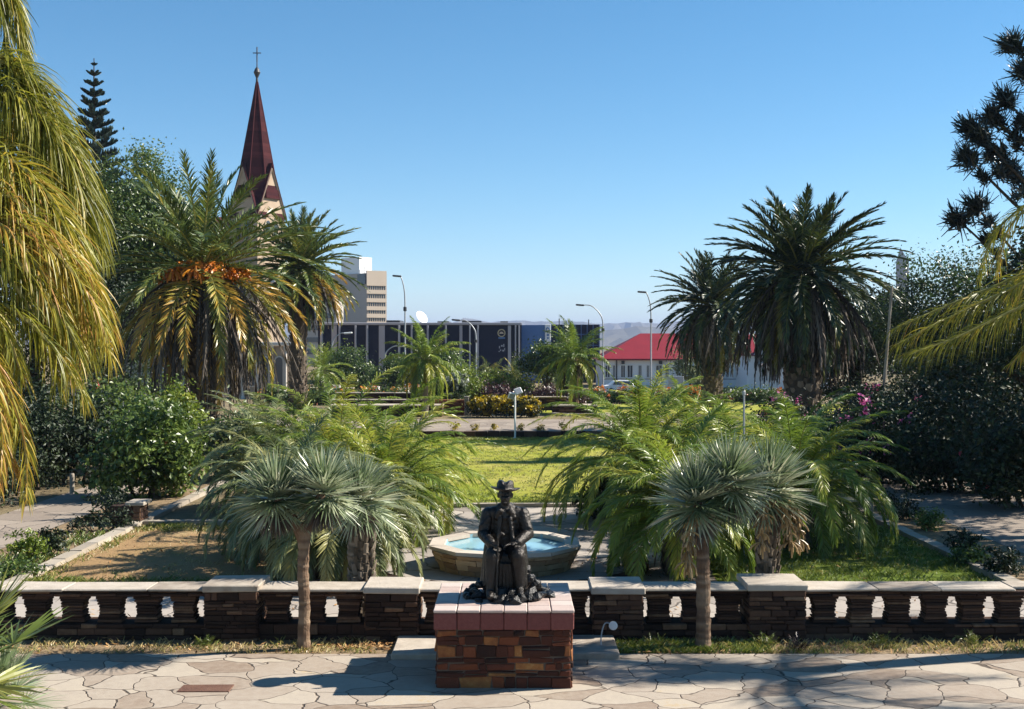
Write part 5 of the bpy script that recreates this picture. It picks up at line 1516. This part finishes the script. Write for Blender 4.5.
# nave and transept
mb = MB(); box(mb, -17, -tw - .02, -5.5, 5.5, -.2, zt(252)); mb.build('nave_wall', M['sandstone'], T)
nm_ = MB(); nm_.add([(-17.5, -6.2, zt(256)), (-tw, -6.2, zt(256)), (-tw, 0, zt(214)), (-17.5, 0, zt(214)), (-17.5, 6.2, zt(256)), (-tw, 6.2, zt(256))], [(0, 1, 2, 3), (3, 2, 5, 4)]); nm_.add([(-17.0, -5.5, zt(255)), (-17.0, 5.5, zt(255)), (-17.0, 0, zt(216))], None, [(0, 1, 2)]); nm_.build('nave_roof', M['roof_tile'], T)
gm = MB(); prism(gm, [(-2.3, -.2), (2.3, -.2), (2.3, zt(262)), (1.1, zt(240)), (1.1, zt(232)), (0, zt(222)), (-1.1, zt(232)), (-1.1, zt(240)), (-2.3, zt(262))], -8.2, -5.52); go = gm.build('transept_gable', M['trim_pale'], T, loc=(-5.2, 0, 0))
for x_ in (-.7, .7): arch_win(go, x_, -8.2, zt(275), .8, 2.6, frame='sandstone')
for k in range(5): arch_win(T, -15.5 + 1.9 * k, -5.5, zt(300), .9, 3.2)
# porch wing of warm stone with white columns
T = thing('sandstone_porch', 'warm sandstone porch with white columns behind the slim date palm', 'building', (gx(270, 118)[0], 118, -1.5))
mb = MB(); box(mb, -3.6, 2.4, 0, 5, -.2, 5.2); mb.build('wall', M['sandstone'], T)
mb = MB(); bbox(mb, -3.9, 2.7, -.5, 5.3, 5.22, 5.6, .05); mb.build('cornice', M['trim_pale'], T)
for x_ in (-2.6, -1.2, .2, 1.6):
    cm = MB(); lathe(cm, [(.2, -.1), (.2, .2), (.13, .3), (.12, 4.7), (.2, 4.9), (.22, 5.2)], 12, (x_, -.3, 0)); cm.build('column', M['trim_pale'], T)
for x_ in (-1.9, -.5, .9): arch_win(T, x_, 0, 1.3, .7, 2.8)

# ------------------------------------------------------------------ TOWER BLOCK AND DARK BUILDING
D = 330
T = thing('tower_block', 'beige high rise tower block with a sunlit end of ribbon windows', 'building', (gx(367, D)[0], D, -1.5))
zt = lambda y: CAM_H - (y - HOR) / FOC * D + 1.5
k = D / FOC
def slant(mb, p0, p1, z0, z1, th, tint=.5):
    p0, p1 = np.array(p0, float), np.array(p1, float)
    d = unit(p1 - p0); n_ = np.array((-d[1], d[0])) * th
    v = [(*p0, z0), (*p1, z0), (*(p1 + n_), z0), (*(p0 + n_), z0)]
    v += [(a_, b_, z1) for a_, b_, _ in v]
    mb.add(v, BOXQ, tint=tint)
c0 = np.array((0, 0)); cr = np.array((18.5 * k, 3.2)); cl = np.array((-50 * k, 13.0))
mb = MB()
V = [(*c0, -.2), (*cr, -.2), (*(cr + cl), -.2), (*cl, -.2)]; V += [(a_, b_, zt(273)) for a_, b_, _ in V]
mb.add(V, BOXQ); mb.build('wall', M['concrete'], T)
e = unit(cr)
for j, yy in enumerate((286, 294.5, 302.5, 310, 317.8, 325.5, 333)):
    wm = MB(); q0, q1 = e * .35, cr - e * .35
    slant(wm, q0 + np.array((.02, -.12)), q1 + np.array((.02, -.12)), zt(yy + 3.6), zt(yy), .1)
    wo_ = wm.build('window_band', M['glass'], T)
    mm = MB()
    for t in np.linspace(0, 1, 9):
        p_ = q0 + (q1 - q0) * t
        slant(mm, p_ - e * .06 + np.array((.04, -.22)), p_ + e * .06 + np.array((.04, -.22)), zt(yy + 3.7), zt(yy - .1), .1)
    mm.build('mullion', M['concrete_lit'], wo_)
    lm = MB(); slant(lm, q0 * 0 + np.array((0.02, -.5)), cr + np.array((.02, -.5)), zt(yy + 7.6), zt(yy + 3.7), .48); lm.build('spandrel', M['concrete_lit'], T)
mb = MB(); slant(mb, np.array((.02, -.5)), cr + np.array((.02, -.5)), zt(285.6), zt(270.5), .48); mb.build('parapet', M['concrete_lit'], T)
mb = MB(); u = unit(cl); slant(mb, cl * .02 + np.array((0, -.35)), cl * .2 + np.array((0, -.35)), zt(284), zt(274), .3); mb.build('dark_panel', M['glass'], T)
mb = MB(); v0 = cl * .22 + cr * .1; slant(mb, v0, v0 - np.array((-12 * k * .0, 0)) + cl * .42, zt(274), zt(256), -4.5); mb.build('lift_house', M['white_wall'], T)
mb = MB()
for f_, h_ in ((.2, 6), (.25, 9), (.27, 5), (.6, 3)): tube(mb, [(*(cl * f_ + cr * .3), zt(273)), (*(cl * f_ + cr * .3), zt(273 - 1.2 * h_))], .09, 5)
mb.build('antenna', M['dark_metal'], T)
T = thing('office_block', 'plain pale block beside the tower block, behind the slim date palm', 'building', (gx(312, 300)[0], 300, -1.5))
mb = MB(); bbox(mb, -5.2, 6.2, 0, 12, -.2, 1.5 + CAM_H - (300 - HOR) / FOC * 300, .1); mb.build('wall', M['concrete'], T)
mb = MB()
for j in range(4):
    bbox(mb, -4.6, 5.6, -.12, -.02, 3 + 3 * j, 4.2 + 3 * j, .02)
mb.build('window_band', M['glass'], T)

D = 165
T = thing('dark_office_building', 'long low dark glass building with pale upright fins and a round emblem', 'building', (gx(420, D)[0], D, -1.5))
zt = lambda y: CAM_H - (y - HOR) / FOC * D + 1.5
X = lambda p: (p - 420) / FOC * D
mb = MB(); box(mb, X(318), X(521), 0, 18, -.2, zt(325.2)); mb.build('glass_wall', M['glass_blue'], T)
mb = MB(); bbox(mb, X(317), X(522), -.5, 18.4, zt(325), zt(322.6), .05); mb.build('roof_edge', M['fin'], T)
for p_, w_ in ((322, 2.2), (334.5, 5.5), (340, 1.6), (356, 1.6), (367.5, 1.8), (382, 6), (399.5, 1.8), (412, 1.6), (428, 1.8), (446, 1.6), (461, 3.0), (470, 1.4), (478, 1.6), (509.5, 3.2), (515.5, 1.4), (519, 1.4)):
    fm = MB(); x_ = X(p_); h_ = w_ / 2 / FOC * D
    bbox(fm, x_ - h_, x_ + h_, -.75 if w_ < 3 else -.3, -.005, -.2, zt(325.4), .02, rng.random()); fm.build('fin', M['fin'], T)
for p0, p1, y_ in ((384, 398, 321), (436, 448, 322), (461, 481, 321.5), (500, 508, 322)):
    rm = MB(); bbox(rm, X(p0), X(p1), 3, 9, zt(323), zt(y_ - 1.2), .05); rm.build('roof_plant', M['dark_metal'], T)
em = MB()
a_ = np.linspace(0, 2 * math.pi, 29)
tube(em, [(X(501.5) + .48 * math.cos(t), -.08, zt(333) + .48 * math.sin(t)) for t in a_], .09, 6, cap=False)
ro = em.build('emblem', M['emblem_gold'], T)
em = MB(); a_ = np.linspace(0, math.pi, 8); prism(em, [(X(501.5) + .3 * math.cos(t), zt(333.8) + .3 * math.sin(t)) for t in a_], -.1, -.02); em.build('emblem_shield', M['concrete_lit'], ro)
em = MB(); bbox(em, X(498.3), X(505), -.06, -.01, zt(338.8), zt(337), .01); em.build('sign_strip', M['panel_blue'], T)
em = MB()
for i_, (x_, y_, w_, h_) in enumerate([(499, 346, 1.0, 2.4), (501, 345, 1.6, 1.6), (503.3, 344, 1.0, 3.0), (500, 349.5, 1.2, 1.4), (502.4, 349.8, 1.8, 1.6), (504.3, 348, .8, 2.2), (498.6, 351, 1.2, .9)]):
    bbox(em, X(x_), X(x_ + w_), -.06, -.01, zt(y_ + h_), zt(y_), .005)
em.build('sign_marks', M['fin'], T)
T = thing('satellite_dish', 'white satellite dish on the roof of the dark building', 'satellite dish', (gx(421, 168)[0], 168, 0))
zz = CAM_H - (325 - HOR) / FOC * 168
mb = MB(); lathe(mb, [(.0, -.15), (.4, -.11), (.75, .02), (.98, .2), (.95, .22), (.72, .06), (.38, -.06), (0, -.1)], 24); o = mb.build('dish', M['lamp_white'], T, smooth=True, loc=(0, 0, zz + 1.0)); o.rotation_euler = (R(60), 0, R(50))
mb = MB(); tube(mb, [(0, .1, zz - .8), (0, .12, zz + .95)], .09, 8); mb.build('mast', M['grey_metal'], T)
T = thing('blue_wall_building', 'building with a smooth blue wall panel and white emblem panel', 'building', (gx(560, 168)[0], 168, -1.5))
D = 168; X = lambda p: (p - 560) / FOC * D
mb = MB(); box(mb, X(521.5), X(545), 0, 14, -.2, zt(325)); mb.build('blue_panel', M['panel_blue'], T)
mb = MB(); bbox(mb, X(544.9), X(550.6), -.4, 14, -.2, zt(324.4), .04); wp = mb.build('white_panel', M['white'], T)
mb = MB(); tube(mb, [(X(547.7) + .24 * math.cos(t), -.44, zt(330) + .3 * math.sin(t)) for t in np.linspace(0, 6.283, 17)], .07, 5, cap=False); bbox(mb, X(546.8), X(548.8), -.44, -.405, zt(336), zt(334), .01); bbox(mb, X(547), X(548.6), -.44, -.405, zt(339), zt(337.2), .01); mb.build('emblem', M['panel_blue'], wp)
mb = MB(); box(mb, X(550.7), X(600), .3, 14, -.2, zt(324.5)); mb.build('glass_wall', M['glass_blue'], T)
mb = MB()
for j in range(9): bbox(mb, X(551 + 6 * j), X(551.5 + 6 * j), .2, .29, -.2, zt(325), .01)
for yy in (334, 345, 356): bbox(mb, X(550.8), X(599.9), .21, .285, zt(yy + .5), zt(yy), .01)
mb.build('glazing_bars', M['panel_blue'], T)
mb = MB()
for p_, y_ in ((560, 318), (567, 320), (590, 319)): tube(mb, [(X(p_), 3, zt(325)), (X(p_), 3, zt(y_))], .08, 5)
mb.build('antenna', M['dark_metal'], T)

# ------------------------------------------------------------------ WHITE BUILDING WITH RED ROOF
D = 150
T = thing('white_building', 'long white single storey building with a red hipped roof', 'building', (gx(601, D)[0], D, -1.5))
X = lambda p: (p - 601) / FOC * D
zt = lambda y: CAM_H - (y - HOR) / FOC * D + 1.5
xe = X(748)
mb = MB(); box(mb, X(602), xe, 0, 11, -.3, zt(357)); mb.build('wall', M['white_wall'], T)
rm = MB()
x0, x1 = X(597), xe + .6
rm.add([(x0, -.7, zt(359.5)), (x1, -.7, zt(359.5)), (x1, 11.7, zt(359.5)), (x0, 11.7, zt(359.5)), (X(645), 5.5, zt(333)), (x1 - 5, 5.5, zt(333))], [(0, 1, 5, 4), (2, 3, 4, 5), (0, 3, 2, 1)], [(1, 2, 5), (3, 0, 4)])
rm.build('roof', M['red_roof'], T)
gm = MB(); bbox(gm, x0, x1, -.82, -.70, zt(360.2), zt(358.6), .02); gm.build('gutter', M['red_roof'], T)
for p_, w_ in ((607.5, 5), (614, 3), (623, 4.4), (630, 5.6), (640, 3.5), (648, 3.2), (659, 6.5), (667, 4), (684, 5), (694, 5), (709, 5), (722, 5), (738, 5)):
    f_ = MB(); h_ = w_ / 2 / FOC * D
    y0_, y1_ = zt(377.2), zt(365.5)
    for s in (-1, 1): bbox(f_, X(p_) + s * h_ - .05, X(p_) + s * h_ + .05, -.1, .03, y0_, y1_, .01)
    bbox(f_, X(p_) - h_ - .05, X(p_) + h_ + .05, -.101, .03, y1_, y1_ + .1, .01); bbox(f_, X(p_) - h_ - .1, X(p_) + h_ + .1, -.15, .03, y0_ - .1, y0_, .01)
    bbox(f_, X(p_) - .03, X(p_) + .03, -.09, .02, y0_, y1_, .01)
    fo = f_.build('window', M['white'], T)
    g_ = MB(); bbox(g_, X(p_) - h_ + .05, X(p_) + h_ - .05, -.03, -.004, y0_, y1_, .002); g_.build('pane', M['glass'], fo)
mb = MB(); bbox(mb, X(602), xe, -.06, -.003, zt(379.5), zt(378.6), .01); mb.build('wall_band', M['fin'], T)
for p_ in (622.5, 660): 
    am = MB(); bbox(am, X(p_ - 1.2), X(p_ + 1.8), -.5, -.004, zt(364), zt(360.8), .03); am.build('air_conditioner', M['dark_metal'], T)
pm = MB(); tube(pm, [(X(616.5), -.15, -.2), (X(616.5), -.15, zt(360))], .08, 6); pm.build('downpipe', M['dark_metal'], T)
T = thing('white_porch', 'white gabled porch with posts behind the largest date palm', 'building', (gx(775, 140)[0], 140, -1.5))
D = 140; X = lambda p: (p - 775) / FOC * D
mb = MB(); box(mb, X(752), X(838), 3, 11, -.3, 4.0); mb.build('wall', M['white_wall'], T)
mb = MB(); prism(mb, [(X(757), 4.0), (X(794), 4.0), (X(775.5), 6.4)], 2.4, 3.2); mb.build('gable', M['white_wall'], T)
mb = MB(); mb.add([(X(750), 2.2, 4.0), (X(840), 2.2, 4.0), (X(836), 7, 6.6), (X(754), 7, 6.6), (X(750), 11.5, 4.0), (X(840), 11.5, 4.0)], [(0, 1, 2, 3), (3, 2, 5, 4)], [(0, 3, 4), (1, 5, 2)]); mb.build('roof', M['red_roof'], T)
mb = MB(); prism(mb, [(X(763), 2.95), (X(787), 2.95), (X(775), 3.7)], -.2, 2.9); mb.build('porch_roof', M['tile_pale'], T)
for p_ in (764.5, 785.5):
    cm = MB(); bbox(cm, X(p_) - .14, X(p_) + .14, -.14, .14, -.2, 2.94, .02); cm.build('post', M['white'], T)
for p_ in (770, 779, 800, 815, 829):
    g_ = MB(); bbox(g_, X(p_) - .38, X(p_) + .38, 2.9, 2.996, 1.0, 2.6, .02); fo = g_.build('window', M['white'], T)
    g_ = MB(); bbox(g_, X(p_) - .31, X(p_) + .31, 2.88, 2.897, 1.07, 2.53, .002); g_.build('pane', M['glass'], fo)

# street furniture
T = thing('notice_board', 'grey notice board on two posts before the white building', 'sign', gx(676, 112))
mb = MB(); bbox(mb, -.72, .72, -.05, .05, .55, 2.35, .02); mb.build('panel', M['grey_metal'], T)
mb = MB(); bbox(mb, -.12, .12, -.07, -.052, .6, 2.3, .004); mb.build('centre_strip', M['fin'], T)
for s in (-1, 1):
    pm = MB(); tube(pm, [(s * .55, .09, -.2), (s * .55, .09, 2.3)], .05, 8); pm.build('post', M['grey_metal'], T)
# parked car
T = thing('parked_car', 'white hatchback parked before the white building', 'car', gx(622, 131), R(4))
prof = [(-2.05, .32), (-2.1, .62), (-2.0, .86), (-1.55, .95), (-.95, 1.38), (-.2, 1.47), (.75, 1.42), (1.15, 1.02), (1.85, .88), (2.08, .68), (2.08, .32)]
mb = MB()
nP = len(prof)
for s in (-1, 1): pass
rows = []
for y_, inset in ((-.84, 0), (-.80, .0), (.80, 0), (.84, 0)):
    rows.append([(x * (1 if abs(y_) < .83 else .985), y_ * (1 if z < 1.0 else .86), z if abs(y_) < .83 else z - .03) for x, z in prof])
V = np.array(rows).reshape(-1, 3)
q = [(j * nP + i, j * nP + (i + 1) % nP, (j + 1) * nP + (i + 1) % nP, (j + 1) * nP + i) for j in range(3) for i in range(nP)]
mb.add(V, q)
for j in (0, 3):
    c = V[j * nP:(j + 1) * nP].mean(0); mb.add(np.concatenate([V[j * nP:(j + 1) * nP], [c]]), None, [(i, (i + 1) % nP, nP) for i in range(nP)])
mb.build('body', M['car_white'], T)
for x0, x1, z0, z1 in ((-.9, -.1, 1.0, 1.34), (-.02, .85, 1.0, 1.34)):
    for y_ in (-.80, .80):
        g_ = MB(); v = [(x0 - (.25 if x0 < -.5 else 0), y_ * 1.07, z0), (x1 + (.2 if x1 > .5 else 0), y_ * 1.07, z0), (x1, y_ * .92, z1), (x0, y_ * .92, z1)]; v += [(a_, b_ * .96, c_) for a_, b_, c_ in v]
        g_.add(v, BOXQ); g_.build('side_window', M['glass'], T)
for x_ in (-1.3, 1.32):
    for y_ in (-.80, .80):
        wm = MB(); wh = lathe(wm, [(.0, -.1), (.22, -.1), (.31, -.08), (.32, 0), (.31, .08), (.22, .1), (0, .1)], 18)
        o = wm.build('wheel', M['rubber'], T, loc=(x_, y_, .32)); o.rotation_euler = (R(90), 0, 0)
        rm = MB(); lathe(rm, [(0, -.104), (.2, -.104), (.2, .104), (0, .104)], 14); rm.build('rim', M['grey_metal'], o)
for y_ in (-.6, .6):
    hm_ = MB(); bbox(hm_, 2.06, 2.10, y_ - .16, y_ + .16, .62, .76, .01); hm_.build('headlight', M['glass'], T)
    hm_ = MB(); bbox(hm_, -2.115, -2.085, y_ - .12, y_ + .12, .66, .84, .01); hm_.build('tail_light', M['red_roof'], T)

# leaning pole, distant pointed tower
T = thing('leaning_pole', 'thin pale pole leaning right among the dark trees', 'pole', gx(877, 44))
e = P(892, 286, 44) - np.array(gx(877, 44))
mb = MB(); tube(mb, bez([(0, 0, -.2), e * .5 + np.array((.04, 0, 0)), e], 14), np.linspace(.075, .045, 14), 8, rng.uniform(.2, 1, 14), bump=.08); mb.build('shaft', M['trunk_smooth'], T)
T = thing('pointed_tower', 'pale pointed tower top peeping over the dark trees at right', 'tower', (gx(904, 220)[0], 220, -1.5))
mb = MB(); k = 220 / FOC; bbox(mb, -5 * k, 5 * k, 0, 10 * k, -.2, 1.5 + CAM_H - (262 - HOR) * k, .05); mb.build('shaft', M['fin'], T)
mb = MB(); z0 = 1.5 + CAM_H - (262 - HOR) * k; z1 = 1.5 + CAM_H - (247 - HOR) * k
mb.add([(-5 * k, 0, z0), (5 * k, 0, z0), (5 * k, 10 * k, z0), (-5 * k, 10 * k, z0), (-2 * k, 5 * k, z1)], None, [(0, 1, 4), (1, 2, 4), (2, 3, 4), (3, 0, 4)]); mb.build('peak', M['fin'], T)

# ------------------------------------------------------------------ SMALL THINGS NEAR THE CAMERA
T = thing('garden_spotlight', 'small round white spotlight on a bent stalk by the right pier', 'spotlight', (gx(606, 14.95)[0], 14.9, 0))
mb = MB(); tube(mb, bez([(-.06, -.1, -.02), (-.07, -.04, .16), (-.02, 0, .34), (.08, 0, .33)], 14), .009, 6); tube(mb, bez([(-.1, -.3, .015), (-.08, -.2, .05), (-.06, -.1, .0)], 8), .008, 6); mb.build('stalk', M['grey_metal'], T)
mb = MB(); lathe(mb, [(0, -.035), (.042, -.025), (.055, .012), (.05, .02), (0, .023)], 18); o = mb.build('lamp_head', M['lamp_white'], T, loc=(.085, -.02, .32)); o.rotation_euler = (R(80), 0, R(-12))
mb = MB(); bbox(mb, -.30, .27, -.16, .10, 0, .012, .004, .5, .003)
tag(mb.build('rusty_plate', M['rust_slab'], loc=(gx(208, 13.25)[0], 13.25, .012)), 'rust brown flat plate lying on the flagstones at left', 'plate')
T = thing('stone_pedestal_block', 'short stone bench end beside the bright green shrub', 'stone block', g3(134, 524))
mb = MB(); stone_block(mb, -.42, .22, -.25, .25, -.05, .42, (.08, .14), (.15, .35), .02, .1); box(mb, -.4, .2, -.23, .23, -.05, .40, .3); mb.build('stonework', M['slate_stack'], T)
mb = MB(); bbox(mb, -.10, .30, -.30, .30, .421, .50, .015); mb.build('cap_stone', M['coping'], T)
T = thing('path_bollard', 'thin short pale bollard at the far end of the left path', 'bollard', g3(72, 494))
mb = MB(); lathe(mb, [(.06, -.05), (.06, .5), (.045, .53), (0, .535)], 12); mb.build('post', M['kerb'], T)
T = thing('yellow_bench', 'low yellow bench under the drooping feather palm fronds at right', 'bench', gx(850, 26.5))
mb = MB(); bbox(mb, -.55, .55, -.2, .2, .36, .42, .01); mb.build('seat', M['emblem_gold'], T)
for s in (-1, 1):
    lm = MB(); bbox(lm, s * .42 - .05, s * .42 + .05, -.17, .17, -.02, .358, .01); lm.build('leg', M['kerb'], T)

# grass, litter and weeds
def blades(name, m, regions, label=None, seed=0):
    r = np.random.default_rng(seed)
    mb = MB()
    for x0, x1, y0, y1, z, n, h, t0, t1 in regions:
        # clumped scatter
        nc = max(4, n // 14)
        c = np.stack([r.uniform(x0, x1, nc), r.uniform(y0, y1, nc)], 1)
        k = r.integers(0, nc, n)
        p = c[k] + r.normal(0, .09, (n, 2))
        p[:, 0] = np.clip(p[:, 0], x0, x1); p[:, 1] = np.clip(p[:, 1], y0, y1)
        L = h * r.uniform(.4, 1.3, n); az = r.uniform(0, 6.283, n); w_ = h * .10
        b_ = np.stack([p[:, 0], p[:, 1], np.full(n, z - .004)], 1)
        d = np.stack([np.cos(az) * .45, np.sin(az) * .45, np.ones(n)], 1) * L[:, None]
        s_ = np.stack([-np.sin(az), np.cos(az), np.zeros(n)], 1) * w_
        d2 = d + np.stack([np.cos(az), np.sin(az), np.zeros(n)], 1) * (L * .5)[:, None]
        V = np.stack([b_ - s_, b_ + s_, b_ + d * .6 + s_ * .6, b_ + d2], 1).reshape(-1, 3)
        mb.add(V, np.arange(n * 4).reshape(-1, 4), tint=np.repeat(np.clip(r.uniform(t0, t1, nc)[k] + r.normal(0, .08, n), 0, 1), 4))
    return tag(mb.build(name, m), label, None, None, 'stuff')
blades('grass', M['grass_blade'], [
    (-7.7, -3.4, 18.5, 25.2, .014, 2600, .04, .65, 1), (-7.7, -3.4, 18.5, 19.3, .014, 2500, .08, .2, .6), (3.4, 7.7, 18.5, 25.2, .014, 12000, .07, .1, .6),
    (1.3, 3.2, 14.75, 15.3, .01, 2600, .07, .2, .7), (3.2, 9, 14.75, 15.35, .01, 2600, .06, .5, 1), (-8, -1.6, 14.75, 15.35, .01, 1600, .06, .6, 1), (-9.3, -8.0, 18.5, 24, .01, 1600, .1, .1, .6),
    (-6.4, 6.4, 28.3, 30.5, .02, 9000, .05, .2, .55), (-4, 4, 30.5, 47.5, .02, 22000, .05, .2, .8), (-7.7, -7.45, 18.5, 25.2, .014, 600, .07, .4, .8), (-7.6, -3.4, 24.3, 25.2, .014, 2600, .08, .25, .75), (-6.4, 6.4, 47.5, 48.9, .02, 5000, .07, .2, .6)], None, 5)
r = np.random.default_rng(15)
mb = MB()
n = 2200
px_ = np.concatenate([r.uniform(-8, 8, 800), r.normal(-1.9, .35, 300), r.uniform(-9, 9, 1100)]); py_ = np.concatenate([r.uniform(14.7, 15.4, 800), r.uniform(14.9, 15.4, 300), r.uniform(16, 24, 1100)])
b_ = np.stack([px_, py_, r.uniform(.02, .045, n)], 1)
d = unit(np.stack([r.normal(size=n), r.normal(size=n), r.normal(0, .35, n)], 1)) * r.uniform(.02, .06, n)[:, None]
s_ = unit(np.cross(d, np.stack([r.normal(0, .3, n), r.normal(0, .3, n), np.ones(n)], 1))) * .014
mb.add(np.stack([b_ - d, b_ + s_, b_ + d, b_ - s_], 1).reshape(-1, 3), np.arange(n * 4).reshape(-1, 4), tint=np.repeat(r.random(n), 4))
tag(mb.build('leaf_litter', M['litter']), None, None, None, 'stuff')
GS = 'weeds along the foot of the balustrade'
for i, (px_, d, m_, lab, h) in enumerate([(797, 14.85, 'leaf_purple', 'small reddish seedling before the widest pier', .22), (765, 15.1, 'grass_blade', 'tall grass tuft left of the reddish seedling', .2), (880, 15.1, 'grass_blade', 'thin green weed before the right balusters', .2), (972, 15.15, 'grass_blade', 'bushy green weed before the broken coping', .2), (203, 15.1, 'grass_blade', 'grass tuft at the foot of the first pier', .16), (655, 15.1, 'grass_blade', 'grass tuft beside the tan fan palm trunk', .18)]):
    rr2 = np.random.default_rng(500 + i)
    mb = MB()
    for k in range(26):
        p = frond_pts((rr2.normal(0, .05), rr2.normal(0, .03), 0), rr2.uniform(0, 6.28), R(rr2.uniform(45, 88)), h * rr2.uniform(.5, 1.2), R(40), 5)
        leaflets(mb, p, 5, .05, .016, 1, .2, .2, .2, .3, (.1, .7), 55, 30, .6, r=rr2)
        tube(mb, p, .003, 3, .3, cap=False)
    tag(mb.build('weed_tuft', M[m_], loc=gx(px_, d)), lab, 'weed', GS)
